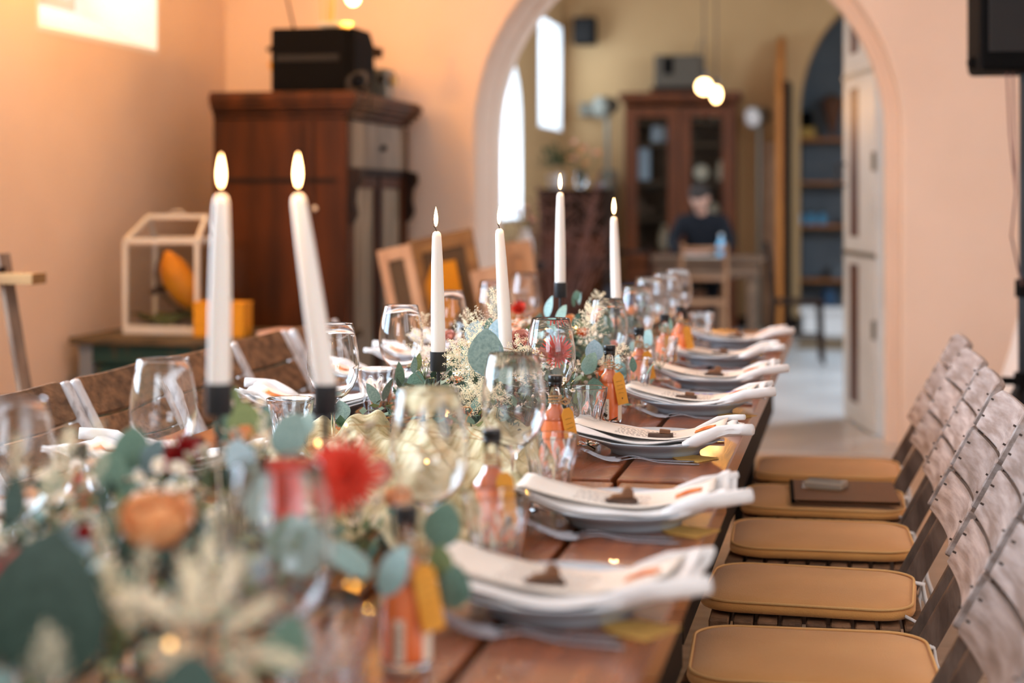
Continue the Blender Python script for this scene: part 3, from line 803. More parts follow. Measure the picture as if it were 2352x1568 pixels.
# ================================================================== CANDLES
FL = L([(0, 0), (.0030, .002), (.0055, .009), (.0063, .016), (.0055, .026), (.0035, .036), (.0014, .043), (0, .047)], 16)
flame_me = None
def candle(base, top, label, dia=.0265, fl=1.0, flean=(0, 0)):
    base = Vector(base); top = Vector(top); d = top-base; h = d.length
    t = thing('taper_candle', label, 'candle', base, 0, 'lit ivory taper candles')
    t.rotation_euler = Vector((0, 0, 1)).rotation_difference(d.normalized()).to_euler()
    r = dia/2
    obj('wax', L([(0, 0), (r, 0), (r, h*.1), (r*.96, h*.4), (r*.82, h*.75), (r*.66, h*.955), (r*.55, h*.985), (r*.30, h), (0, h-.001)], 28), M['wax'], t, smooth='auto', angle=50)
    inv = t.rotation_euler.to_matrix().inverted()
    up = inv @ Vector((0, 0, 1)); ln = inv @ Vector((flean[0], 0, 1)).normalized()
    bm = bmesh.new(); w0 = Vector((0, 0, h-.003)); w1 = w0+inv @ Vector((flean[0]*.006, 0, .007)); w2 = w1+inv @ Vector((-.002+flean[0]*.01, 0, .006))
    tube(bm, [w0, w1, w2], .0009, 6); obj('wick', bm, M['wick'], t)
    global flame_me
    bm = L([(0, 0), (.0030, .002), (.0055, .009), (.0065, .017), (.0057, .027), (.0036, .037), (.0014, .044), (0, .048)], 16)
    f = obj('flame', bm, M['flame'], t, smooth=True); f.location = w1+up*.0045; f.scale = (fl*.8, fl*.8, fl)
    f.rotation_euler = Vector((0, 0, 1)).rotation_difference(up).to_euler()
    ld = bpy.data.lights.new('flame_light', 'POINT'); ld.energy = .55; ld.color = (1, .55, .22); ld.shadow_soft_size = .012
    lo = bpy.data.objects.new('flame_light', ld); COL.objects.link(lo); lo.parent = t; lo.location = w1+up*.03
    return t
def holder(top, label, style=0):
    """top = point where the candle foot sits"""
    p = Vector((top[0], top[1], T0)); h = top[2]-T0
    t = thing('candle_holder', label, 'candle holder', p, 0, 'tall black candle holders')
    mm = M['black_metal'] if style == 0 else M['rust_metal']
    obj('base', L([(0, 0), (.040, 0), (.041, .002), (.038, .004), (.006, .006), (0, .006)], 28), mm, t, smooth='auto')
    if style == 0:
        bm = bmesh.new(); tube(bm, [(0, 0, .004), (0, 0, h*.5), (0, 0, h-.030)], .0035, 10); obj('stem', bm, mm, t, smooth='auto')
        obj('cup', L([(0, h-.032), (.0148, h-.032), (.0155, h-.030), (.0155, h+.004), (.0140, h+.004), (.0138, h-.001), (0, h-.001)], 28), mm, t, smooth='auto')
    else:
        obj('stem', L([(.003, .005), (.0035, h*.3), (.006, h*.55), (.003, h*.75), (.004, h-.022), (.010, h-.014), (.0105, h-.008), (0, h-.008)], 16), mm, t, smooth=True)
        obj('cup', L([(0, h-.009), (.013, h-.009), (.019, h-.004), (.0195, h+.001), (.018, h+.001), (.013, h-.001), (0, h-.001)], 28), mm, t, smooth=True)
    return t
for (bx, by, tx, ty, z, fl, lean, st, lb, lh) in [
    (503, 887, 508, 447, 1.88, .80, 0, 0, 'leftmost tall lit taper candle standing upright', 'black candle holder under the leftmost candle, rising from the near flowers'),
    (748, 889, 684, 446, 1.93, .84, -.05, 0, 'tall lit taper candle leaning left, second from the left', 'black candle holder under the leaning second candle'),
    (1007, 812, 1003, 531, 3.08, .78, -.25, 0, 'slim upright lit taper candle, third from the left', 'black candle holder with square cup left of the white plumes'),
    (1163, 806, 1147, 525, 3.28, .78, -.12, 1, 'lit taper candle leaning slightly left, fourth from the left', 'rusty brown candle holder with a coppery drip dish'),
    (1287, 652, 1287, 442, 3.95, .78, -.08, 0, 'highest placed distant lit candle in front of the dark sideboard', 'black candle holder behind the middle flowers'),
    (1416, 692, 1410, 498, 4.25, .85, 0, 0, 'rightmost lit taper candle in front of the glazed cabinet', 'black candle holder hidden behind the wine glass under the rightmost candle')]:
    b_ = atz(bx, by, z); tp = atz(tx, ty, z)
    candle(b_, tp, lb, dia=.0265 if z < 3.5 else .0255, fl=fl, flean=(lean, 0)); holder(b_, lh, st)

# ================================================================== FLOWERS
def leaf_mesh(kind):
    bm = bmesh.new()
    if kind == 0:   shape = lambda u: .42*math.sin(PI*min(1, u**.8))**.65         # round eucalyptus
    elif kind == 1: shape = lambda u: .24*math.sin(PI*u**.75)**.8                 # oval pointed
    else:           shape = lambda u: .12*math.sin(PI*u**.7)**.9                  # lance
    def f(u, v):
        w = shape(min(max(u, .001), .999)); x = (v-.5)*2*w
        return (x, u, .10*math.sin(u*2.2)-.35*x*x+.25*abs(x)*.5)
    grid_surface(bm, 9, 5, f)
    bmesh.ops.remove_doubles(bm, verts=bm.verts, dist=1e-4)
    me = bpy.data.meshes.new('leaf'); bm.to_mesh(me); bm.free()
    for p in me.polygons: p.use_smooth = True
    return me
LEAFME = {}
def leaf(parent, pos, size, kind=0, m=0, rot=None):
    k = (kind, m)
    if k not in LEAFME:
        me = leaf_mesh(kind); me.materials.append(LEAFM[m]); LEAFME[k] = me
    o = bpy.data.objects.new('leaf', LEAFME[k]); COL.objects.link(o); o.parent = parent
    o.location = Vector(pos)-parent.location
    o.scale = (size, size, size); o.rotation_euler = rot if rot else (random.uniform(-.3, 1.5), random.uniform(-.6, .6), random.uniform(0, 2*PI))
    return o
def petal_head(n_layers, per, r, ln, w, cup, m, heart=None, seed=1):
    """flower head mesh: rings of curved petals, radius 1 unit scaled by r"""
    rr = random.Random(seed); bm = bmesh.new()
    for Lr in range(n_layers):
        t = Lr/max(1, n_layers-1)
        tilt = cup[0]+(cup[1]-cup[0])*t
        cnt = int(per*(1-.45*t))
        for k in range(cnt):
            a = 2*PI*(k+.5*(Lr % 2)+rr.uniform(-.15, .15))/cnt; lt = ln*(1-.45*t)*rr.uniform(.9, 1.08); ti = tilt+rr.uniform(-.08, .08)
            ca, sa = math.cos(a), math.sin(a)
            def f(u, v):
                s = u*lt; ww = w*math.sin(PI*(.12+.80*u))**.7*(1-.3*t)
                rad = .10*(1-t)+s*math.cos(ti+u*cup[2]); z = s*math.sin(ti+u*cup[2])+.10*t
                off = (v-.5)*2*ww; rad2 = rad-.3*abs(v-.5)*ww
                return (r*(rad2*ca-off*sa), r*(rad2*sa+off*ca), r*z+r*.25*abs(v-.5)*ww)
            grid_surface(bm, 5, 3, f)
    me = bpy.data.meshes.new('flower'); bm.to_mesh(me); bm.free(); me.materials.append(m)
    for p in me.polygons: p.use_smooth = True
    return me
HM = {
    'ranunculus': lambda m: petal_head(7, 9, 1, .95, .42, (.15, 1.45, .75), m, seed=2),
    'gerbera': lambda m: petal_head(4, 30, 1, 1.0, .07, (.05, .9, .15), m, seed=3),
    'protea': lambda m: petal_head(7, 26, 1, 1.0, .05, (.35, 1.4, .35), m, seed=4),
    'rose': lambda m: petal_head(6, 7, 1, .9, .5, (.3, 1.5, .6), m, seed=5)}
HC_ = {}
def head(parent, kind, mk, pos, r, rot=(0, 0, 0)):
    if (kind, mk) not in HC_: HC_[(kind, mk)] = HM[kind](M[mk])
    o = bpy.data.objects.new('flower_head', HC_[(kind, mk)]); COL.objects.link(o); o.parent = parent
    o.location = Vector(pos)-parent.location; o.scale = (r, r, r); o.rotation_euler = rot
    return o
def plume_mesh(n=900, seed=1, fs_=1.0):
    """feathery astilbe: main axis with side branches covered in tiny florets"""
    rr = random.Random(seed); vs = []; fs = []
    def oct_(c, r):
        b = len(vs)
        for d in ((1, 0, 0), (-1, 0, 0), (0, 1, 0), (0, -1, 0), (0, 0, 1), (0, 0, -1)):
            vs.append((c[0]+d[0]*r, c[1]+d[1]*r, c[2]+d[2]*r))
        for a, c1, e in ((0, 2, 4), (2, 1, 4), (1, 3, 4), (3, 0, 4), (2, 0, 5), (1, 2, 5), (3, 1, 5), (0, 3, 5)): fs.append((b+a, b+c1, b+e))
    nb = 15
    for bi in range(nb):
        y0 = .15+.8*bi/nb; side = bi*2.4; Ls = .42*(1-y0)**.7+.05
        dx, dz = math.cos(side), math.sin(side)*.75
        for q in range(int(n/nb)):
            u = rr.random()**.8; rad = .024*(1-.6*u)+.008
            c = (dx*Ls*u+rr.gauss(0, rad), y0+Ls*.75*u+rr.gauss(0, rad), dz*Ls*u-.06*u*u+rr.gauss(0, rad))
            oct_(c, rr.uniform(.006, .011)*fs_)
    me = bpy.data.meshes.new('plume'); me.from_pydata(vs, [], fs); me.materials.append(M['cream']); me.update()
    return me
PM = [plume_mesh(900, 1), plume_mesh(900, 9)]
PM_DENSE = plume_mesh(1200, 5, 1.45)
def plume(parent, pos, size, rot, thin=1.0):
    o = bpy.data.objects.new('astilbe_plume', PM[random.randrange(2)]); COL.objects.link(o); o.parent = parent
    o.location = Vector(pos)-parent.location; o.scale = (size*thin, size, size*thin); o.rotation_euler = rot
    return o
def wax_cluster_mesh(seed):
    rr = random.Random(seed); bm = bmesh.new()
    for k in range(11):
        c = Vector((rr.gauss(0, .3), rr.gauss(0, .3), rr.uniform(.4, 1.0)))
        tube(bm, [(0, 0, 0), c*.5+Vector((0, 0, .1)), c], .012, 4)
        nrm = Vector((rr.gauss(0, .5), rr.gauss(0, .5)-.3, 1)).normalized(); q = Vector((0, 0, 1)).rotation_difference(nrm).to_matrix()
        for j in range(5):
            a = 2*PI*j/5; d = q @ Vector((math.cos(a), math.sin(a), .1)); s = q @ Vector((-math.sin(a), math.cos(a), 0))
            v = [bm.verts.new(c+d*.02+s*.02), bm.verts.new(c+d*.075+s*.055), bm.verts.new(c+d*.125), bm.verts.new(c+d*.075-s*.055), bm.verts.new(c+d*.02-s*.02)]
            f = bm.faces.new(v); f.material_index = 1
        nf = len(bm.faces)
        blob(bm, c+nrm*.02, .035, (1, 1, .6)); bm.faces.ensure_lookup_table()
        for f in bm.faces[nf:]: f.material_index = 2
    me = bpy.data.meshes.new('waxflower'); bm.to_mesh(me); bm.free()
    for m in ('stem', 'waxflower', 'waxheart'): me.materials.append(M[m])
    return me
WM = [wax_cluster_mesh(i) for i in (1, 2, 3)]
def wax(parent, pos, size, rot=None):
    o = bpy.data.objects.new('waxflower_sprig', random.choice(WM)); COL.objects.link(o); o.parent = parent
    o.location = Vector(pos)-parent.location; o.scale = (size, size, size); o.rotation_euler = rot or (random.uniform(-.5, .5), random.uniform(-.5, .5), random.uniform(0, 6))
    return o
def foliage_bed(parent, x0, x1, y0, y1, h, n, seed):
    """small leaves and twigs under the flowers: too many to count"""
    rr = random.Random(seed); bm = bmesh.new()
    o0 = parent.location
    for k in range(n):
        x = rr.gauss((x0+x1)/2, (x1-x0)*.24); y = rr.uniform(y0, y1)
        if not x0-.02 < x < x1+.02: continue
        e = 1-abs((x-(x0+x1)/2)/((x1-x0)/2))**2
        ztop = T0+.012+h*max(.12, e)*rr.uniform(.15, 1.0)
        s = rr.uniform(.014, .034); a = rr.uniform(0, 2*PI); ti = rr.uniform(-.2, 1.2); w = s*rr.uniform(.22, .40)
        d = Vector((math.cos(a)*math.cos(ti), math.sin(a)*math.cos(ti), math.sin(ti))); sd = Vector((-math.sin(a), math.cos(a), 0)); p = Vector((x, y, ztop))-o0
        v = [bm.verts.new(p), bm.verts.new(p+d*s*.5+sd*w), bm.verts.new(p+d*s), bm.verts.new(p+d*s*.5-sd*w)]
        f = bm.faces.new(v); f.material_index = rr.choice((0, 0, 1, 1, 2))
        if k % 4 == 0:
            b = Vector((x+rr.uniform(-.02, .02), y+rr.uniform(-.02, .02), T0))-o0; tube(bm, [b, (b+p)/2+Vector((rr.uniform(-.01, .01), 0, 0)), p], .0012, 4)
    me_o = obj('foliage', bm, [LEAFM[2], LEAFM[1], LEAFM[3]], parent); me_o['kind'] = 'stuff'
    return me_o
def euc_branch(parent, a, b, n=7, size=.045, m=0, kind=0, sag=.01):
    a = Vector(a); b = Vector(b); mid = (a+b)/2+Vector((0, 0, sag)); P = []
    for i in range(n+1):
        u = i/n; P.append(a*(1-u)**2+mid*2*u*(1-u)+b*u*u)
    bm = bmesh.new(); tube(bm, [p-parent.location for p in P], .0014, 5); obj('twig', bm, M['stem'], parent)
    for i in range(1, n+1):
        for s in (-1, 1):
            if random.random() < .12: continue
            leaf(parent, P[i], size*(1-.35*i/n)*random.uniform(.8, 1.15), kind, m, (random.uniform(.2, 1.3), random.uniform(-.5, .5), math.atan2((b-a).y, (b-a).x)-PI/2+s*random.uniform(.5, 1.4)))

# ---------- near arrangement
A1 = thing('flower_arrangement', 'blurred foreground flower garland with peach ranunculus, coral blooms and cream plumes', 'flowers', (-.73, 1.5, T0), 0, 'table flower garlands')
foliage_bed(A1, -1.02, -.50, .95, 2.02, .15, 1500, 11)
for kind, mk, px, py, z, r, rot in [
    ('ranunculus', 'peach', 362, 1245, 1.46, .046, (.35, 0, .2)),
    ('gerbera', 'coral', 790, 1095, 1.78, .042, (1.1, .2, 0)),
    ('gerbera', 'coral', 655, 1150, 1.70, .024, (.9, .6, .5)),
    ('protea', 'red', 425, 1062, 1.95, .035, (.9, -.2, .3)),
    ('rose', 'red', 200, 1235, 1.52, .013, (.6, 0, 0)),
    ('rose', 'orange_petal', 193, 1400, 1.42, .020, (1.2, 0, .4)),
    ('rose', 'orange_petal', 228, 1470, 1.38, .018, (.6, .3, .2)),
    ('gerbera', 'red', 8, 1330, 1.38, .018, (.8, 0, 0)),
    ('gerbera', 'coral', 40, 1285, 1.42, .012, (.8, 0, 0)),
    ('rose', 'coral', 480, 1545, 1.22, .014, (.6, 0, 0)),
    ('rose', 'coral', 188, 1112, 1.85, .012, (.6, 0, 0)),
    ('rose', 'peach', 560, 1015, 2.05, .022, (.5, 0, 0)),
    ('rose', 'pink', 870, 1110, 1.95, .028, (.6, 0, 0)),
    ('rose', 'peach', 920, 1160, 1.9, .024, (.6, 0, 0))]:
    head(A1, kind, mk, atz(px, py, z), r, rot)
for px, py, z, s, rot in [
    (455, 1470, 1.25, .10, (.9, .2, .9)), (450, 1450, 1.25, .10, (.9, -.2, -.9)), (430, 1500, 1.27, .10, (1.3, 0, .1)), (470, 1480, 1.24, .10, (.6, .3, -1.7)), (440, 1470, 1.26, .095, (.7, .2, 2.0)),
    (460, 1480, 1.25, .095, (.2, .3, 2.9)), (300, 1440, 1.30, .10, (1.3, .2, .4)), (240, 1370, 1.42, .07, (1.2, .1, .8)),
    (120, 1650, 1.18, .09, (1.4, 0, .2)), (60, 1600, 1.18, .08, (1.2, 0, -.4)), (150, 1190, 1.65, .09, (1.3, 0, .3)), (90, 1160, 1.7, .085, (1.2, .2, -.4)), (215, 1150, 1.7, .085, (1.3, -.2, -.3)), (120, 1230, 1.6, .07, (1.0, .2, .9)),
    (900, 1215, 1.8, .085, (1.2, 0, -.5)), (880, 1190, 1.85, .09, (1.1, 0, .9)), (480, 1330, 1.38, .09, (1.2, 0, .2)), (40, 1180, 1.62, .08, (1.2, 0, .5)), (600, 1080, 1.95, .07, (1.0, 0, .3))]:
    plume(A1, atz(px, py, z), s*(.66 if z < 1.4 else 1), rot, .5)
for k in range(8):
    o_ = plume(A1, atz(485+random.uniform(-10, 10), 1455+random.uniform(-10, 15), 1.20), random.uniform(.055, .078), (PI/2-.25, 2*PI*k/8+.3, 0), .42); o_.data = PM_DENSE
for px_, py_, rz_ in ((470, 1300, .1), (300, 1400, .9), (250, 1340, .5)):
    o_ = plume(A1, atz(px_, py_+80, 1.32), .05, (1.3, 0, rz_), .6); o_.data = PM_DENSE
for px, py, z, s, k, m, rot in [
    (95, 1570, 1.30, .125, 0, 2, (1.5, .1, .05)), (1005, 1258, 1.72, .050, 0, 1, (1.2, .2, .1)), (840, 1330, 1.62, .062, 0, 0, (.5, .1, 1.2)), (880, 1370, 1.60, .055, 0, 0, (1.0, .1, -.7)),
    (300, 1080, 1.85, .050, 0, 1, (1.2, 0, .2)), (330, 1090, 1.82, .045, 0, 2, (1.1, .3, -.6)), (250, 1130, 1.78, .05, 0, 1, (1.0, .3, .8)), (650, 1050, 1.95, .055, 0, 0, (1.2, .2, -.1)), (560, 1100, 1.8, .05, 0, 4, (.9, .2, .9)),
    (700, 1330, 1.62, .060, 0, 0, (1.2, 0, .3)), (640, 1300, 1.62, .055, 0, 1, (1.0, 0, -.3)), (1040, 1400, 1.66, .045, 0, 1, (1.25, 0, -.2)), (1010, 1330, 1.68, .034, 0, 3, (1.3, 0, .1)), (1045, 1385, 1.66, .030, 1, 1, (1.1, 0, -.9)),
    (30, 1210, 1.5, .05, 1, 2, (1.2, 0, .3)), (240, 1240, 1.5, .05, 2, 2, (1.4, 0, .25)), (330, 1290, 1.45, .05, 1, 2, (.9, 0, .8)), (640, 1560, 1.25, .05, 0, 1, (1.0, 0, -.2)),
    (560, 1010, 2.05, .05, 0, 3, (1.0, 0, .3)), (600, 1000, 2.1, .04, 0, 1, (1.2, 0, -.4)), (540, 950, 2.1, .035, 1, 3, (1.4, 0, .1)), (685, 1010, 2.05, .04, 0, 0, (.8, 0, -.3)), (430, 1640, 1.15, .05, 0, 2, (.6, 0, .3))]:
    leaf(A1, atz(px, py, z), s, k, m, rot)
rr = random.Random(21)
for k in range(90):
    y = rr.uniform(1.05, 2.0); x = rr.gauss(-.76, .11); x = min(max(x, -1.0), -.5)
    e = max(.1, 1-((x+.76)/.26)**2); z = T0+.03+(.14 if y > 1.5 else .07)*e*rr.uniform(.5, 1.0)
    leaf(A1, (x, y, z), rr.uniform(.03, .055), rr.choice((0, 0, 1, 1, 2)), rr.choice((0, 1, 1, 2, 2, 3, 4)), (rr.uniform(0, 1.4), rr.uniform(-.5, .5), rr.uniform(0, 6.28)))
for k in range(34):
    y = rr.uniform(1.1, 2.05); x = rr.gauss(-.75, .10); e = max(.1, 1-((x+.75)/.26)**2)
    wax(A1, (x, y, T0+.05+.10*e*rr.random()), rr.uniform(.05, .08))

# ---------- middle arrangement
A2 = thing('flower_arrangement', 'sharp middle flower arrangement with blue eucalyptus, cream astilbe and a coral protea', 'flowers', (-.72, 3.55, T0), 0, 'table flower garlands')
foliage_bed(A2, -.98, -.50, 2.95, 4.35, .12, 1500, 12)
for kind, mk, px, py, z, r, rot in [
    ('protea', 'coral_pink', 1280, 812, 3.42, .042, (1.2, .2, .1)), ('rose', 'pink', 1196, 792, 3.36, .036, (1.0, 0, .2)), ('rose', 'pink', 1240, 825, 3.38, .026, (1.0, 0, .2)),
    ('protea', 'coral', 1192, 712, 4.3, .026, (1, 0, .1)), ('rose', 'orange_petal', 1340, 770, 4.0, .02, (.8, 0, 0)), ('rose', 'peach', 1310, 742, 4.2, .024, (.8, 0, 0)), ('rose', 'pink', 1410, 800, 4.0, .02, (.8, 0, 0)),
    ('gerbera', 'orange_petal', 1395, 858, 3.8, .024, (1, 0, 0)), ('rose', 'pink', 1035, 775, 3.75, .02, (1, 0, 0))]:
    head(A2, kind, mk, atz(px, py, z), r, rot)
for px, py, z, s, rot in [
    (1125, 790, 3.45, .115, (1.5, .1, .18)), (1110, 930, 3.05, .12, (1.1, .2, 2.4)), (1120, 900, 3.10, .12, (.9, 0, 1.5)), (1130, 905, 3.08, .12, (.2, 0, 3.0)), (1110, 890, 3.12, .11, (1.2, 0, .9)), (1130, 930, 3.05, .10, (.3, .3, 2.6)),
    (1060, 800, 3.5, .085, (1.4, .2, .1)), (1100, 860, 3.2, .11, (1.3, 0, .4)), (1160, 880, 3.15, .10, (1.1, 0, -.5)), (975, 800, 3.6, .08, (1.3, 0, .3)), (985, 845, 3.5, .09, (1.1, 0, 1.2)),
    (1340, 810, 3.6, .11, (1.4, .1, -.25)), (1355, 790, 3.75, .09, (1.4, 0, -.1)), (1370, 860, 3.5, .09, (.8, 0, -1.2)), (1325, 850, 3.5, .08, (.5, 0, -1.9)), (1200, 900, 3.1, .10, (1.0, 0, .2)), (1190, 940, 3.0, .09, (.6, 0, 1.9)), (1375, 760, 4.1, .10, (1.4, 0, .15))]:
    plume(A2, atz(px, py, z), s, rot)
for px, py, z, s, k, m, rot in [
    (1112, 862, 2.98, .085, 0, 0, (1.4, .1, .6)), (1118, 866, 3.0, .078, 0, 4, (1.45, .0, -.1)), (1122, 868, 3.02, .074, 0, 4, (1.3, .2, -.8)), (1145, 810, 3.38, .075, 0, 4, (1.4, .1, -.3)), (1085, 790, 3.35, .05, 0, 4, (1.2, .2, .1)),
    (1125, 765, 3.5, .033, 0, 1, (1.4, 0, 0)), (1120, 800, 3.5, .033, 0, 1, (1.4, 0, -.3)), (955, 850, 3.15, .040, 1, 3, (1.1, .6, .9)), (965, 855, 3.2, .034, 1, 1, (.4, .2, 1.4)), (1070, 900, 3.15, .05, 1, 1, (1.3, .3, -.3)), (1060, 935, 3.1, .055, 0, 2, (.9, .2, .5)), (1030, 925, 3.15, .045, 1, 1, (.9, 0, .7)),
    (1255, 730, 3.9, .055, 1, 0, (1.3, .2, -.6)), (1280, 745, 3.8, .05, 0, 1, (1.1, .2, -.9)), (1365, 830, 3.45, .046, 0, 4, (1.4, 0, .1)), (1345, 860, 3.4, .050, 0, 1, (1.1, .2, -.6)), (1390, 770, 3.9, .05, 0, 1, (1.3, 0, .4)), (1415, 850, 3.6, .035, 0, 0, (1.3, 0, -.8)), (1480, 800, 4.1, .05, 0, 0, (1.3, .2, -.6)), (1525, 770, 4.5, .05, 0, 1, (1.2, .2, -.5)),
    (1200, 965, 2.95, .055, 1, 3, (.3, 0, 2.0)), (1090, 975, 2.95, .06, 1, 1, (.3, 0, 1.2)), (1200, 840, 3.3, .05, 1, 2, (1, 0, .4)), (1330, 700, 4.2, .032, 1, 0, (1.3, 0, -.9)), (1318, 705, 4.2, .030, 1, 1, (1.3, 0, .9)), (1325, 690, 4.2, .026, 0, 1, (1.3, 0, .2)), (1455, 855, 3.55, .035, 1, 1, (1.2, 0, .4)), (1485, 862, 3.55, .034, 1, 1, (.9, 0, -1.2))]:
    leaf(A2, atz(px, py, z), s, k, m, rot)
for k in range(120):
    y = rr.uniform(3.0, 4.35); x = rr.gauss(-.74, .10); x = min(max(x, -.98), -.52)
    e = max(.1, 1-((x+.74)/.25)**2); z = T0+.03+.12*e*rr.uniform(.4, 1.0)
    leaf(A2, (x, y, z), rr.uniform(.028, .055), rr.choice((0, 0, 1, 1)), rr.choice((0, 0, 1, 1, 2, 3, 4)), (rr.uniform(0, 1.4), rr.uniform(-.5, .5), rr.uniform(0, 6.28)))
for k in range(44):
    y = rr.uniform(3.0, 4.3); x = rr.gauss(-.72, .10); e = max(.1, 1-((x+.72)/.26)**2)
    wax(A2, (x, y, T0+.04+.11*e*rr.random()), rr.uniform(.035, .055))
for px, py, z in [(1195, 800, 3.4), (1205, 840, 3.35), (1190, 860, 3.3), (1000, 850, 3.3), (1060, 880, 3.25)]:
    wax(A2, atz(px, py+20, z), .055, (.5, 0, random.random()))
# ---------- far arrangement
A3 = thing('flower_arrangement', 'distant flower garland between the far wine glasses', 'flowers', (-.72, 5.0, T0), 0, 'table flower garlands')
foliage_bed(A3, -.92, -.55, 4.45, 5.6, .10, 500, 13)
for k in range(34):
    leaf(A3, (rr.gauss(-.74, .09), rr.uniform(4.5, 5.6), T0+.04+.08*rr.random()), rr.uniform(.03, .055), rr.choice((0, 1)), rr.choice((0, 1, 2, 4)))
for k in range(4): head(A3, 'rose', rr.choice(('pink', 'coral', 'peach')), (rr.gauss(-.74, .06), 4.6+.25*k, T0+.11), .028, (.7, 0, 0))

# ---------- olive gauze runner
bm = bmesh.new()
def gz(u, v):
    y = 1.95+1.15*u; x = -.98+.46*v+.05*math.sin(u*5)
    s = v*7.5+u*3.2
    z = T0+.014+.016*(1+math.sin(s*3.1+1.2*math.sin(u*4)))+.008*(1+math.sin(s*7+u*9))+.03*math.exp(-((v-.55)/.25)**2)*(1-.5*u)
    return (x, y, z*1.0 if 0 < v < 1 else T0+.004)
grid_surface(bm, 60, 90, gz)
o = obj('gauze_runner', bm, M['olive_gauze'], smooth=True); tag(o, 'crumpled olive green gauze table runner between the two big flower garlands', 'table runner')
# ---------- fairy lights
sl = thing('string_light', 'fine copper wire string of tiny warm lights woven through the flowers', 'string lights', (-.7, 2.5, T0))
pts = []; rr2 = random.Random(4)
for i in range(90):
    u = i/89; y = 1.75+2.1*u
    hh = .17 if (y < 1.95 or y > 3.05) else .085
    pts.append(Vector((-.70+.10*math.sin(u*31)+.04*math.sin(u*77), y, T0+hh+.02*math.sin(u*53)))-sl.location)
pts = [atz(390, 1478, 1.28)-sl.location, atz(520, 1400, 1.45)-sl.location]+pts
bm = bmesh.new(); tube(bm, pts, .0006, 4); obj('wire', bm, M['brass'], sl)
for i in [0]+list(range(6, 88, 6)):
    bm = bmesh.new(); blob(bm, (0, 0, 0), .0026, (1, 1, 1.3), 2); obj('bulb', bm, M['fairy'], sl, smooth=True, loc=pts[i])

# ================================================================== CHAIRS
def make_chair(label, left=False):
    """origin at floor under the seat centre; front faces -x, back leans to +x"""
    t = thing('folding_chair', label, 'chair', (0, 0, 0), 0, 'crate wood folding chairs')
    wm = M['weathered_brown'] if left else M['weathered']
    pm = M['whitewash'] if left else M['weathered_dark']
    n = 9; x0, x1 = -.205, .205; w = (x1-x0)/n
    PW_ = .219 if left else .200; TOP_ = .815 if left else .785; off_ = .004 if left else .029
    for i in range(n):
        a = x0+w*i; obj('seat_slat', BR(a+.004, a+w-.004, -.195+random.uniform(-.004, .004), .195+random.uniform(-.004, .004), .405, .430), M['weathered_brown'], t, bevel=.003, seg=1)
        obj('slat_end', BR(a+.004, a+w-.004, -.190, -.165, .376, .4045), M['weathered_brown'], t, bevel=.002, seg=1)
    for s in (-1, 1):
        obj('seat_rail', BR(-.20, .20, s*.150-.014, s*.150+.014, .345, .4045), M['weathered_dark'], t, bevel=.003)
        bm = bmesh.new(); beam(bm, (-.035, s*PW_, 0), (-.035+.534*TOP_, s*PW_, TOP_), .034 if left else .020, .036, (0, 0, 1)); obj('back_post', bm, pm, t, bevel=.006)
        bm = bmesh.new(); beam(bm, (.20, s*.172, 0), (-.175, s*.172, .400), .020, .034, (0, 0, 1)); obj('leg', bm, M['weathered_dark'], t, bevel=.003)
    # back planks, each a board following the lean of the posts
    lean = Vector((.534, 0, 1)).normalized()
    nrm = Vector((-lean.z, 0, lean.x))
    for j, (a, b_) in enumerate([(.560, .642), (.648, .730), (.736, .822)]):
        p0 = Vector((-.035, 0, 0))+lean*(a/lean.z)+nrm*off_; p1 = Vector((-.035, 0, 0))+lean*(b_/lean.z)+nrm*off_
        bm = bmesh.new(); jy = random.uniform(-.006, .006)
        def f(u, v, p0=p0, p1=p1, j=j):
            y = -.228+.456*u+jy; c = p0+(p1-p0)*v
            e = abs(u-.5)*2
            if j == 2 and v > .5: c = c-lean*.022*max(0, (e-.80)/.20)**2
            return c-nrm*.022*(1-e*e)+Vector((0, y, 0))
        grid_surface(bm, 15, 2, f)
        o = obj('back_plank', bm, wm, t); solidify(o, .018, 0)
        md = o.modifiers.new('bevel', 'BEVEL'); md.width = .003; md.segments = 1; md.limit_method = 'ANGLE'
        # metal staples / nail rows
        bm = bmesh.new()
        for s in (-1, 1):
            for q in (.3, .7):
                c = p0+(p1-p0)*q; c = c+Vector((0, s*.205, 0))+nrm*.004
                tube(bm, [c, c+nrm*.0065], .0022, 6)
        obj('nails', bm, M['nail'], t)['kind'] = 'stuff'
    for (px_, pz_, q_) in ((.130, .20, .195), (-.085, .305, .17), (.283, .575, .195)):
        bm = bmesh.new(); tube(bm, [(px_, -q_, pz_), (px_, q_, pz_)], .012, 10); obj('dowel', bm, M['dowel'], t, smooth='auto')
    return t
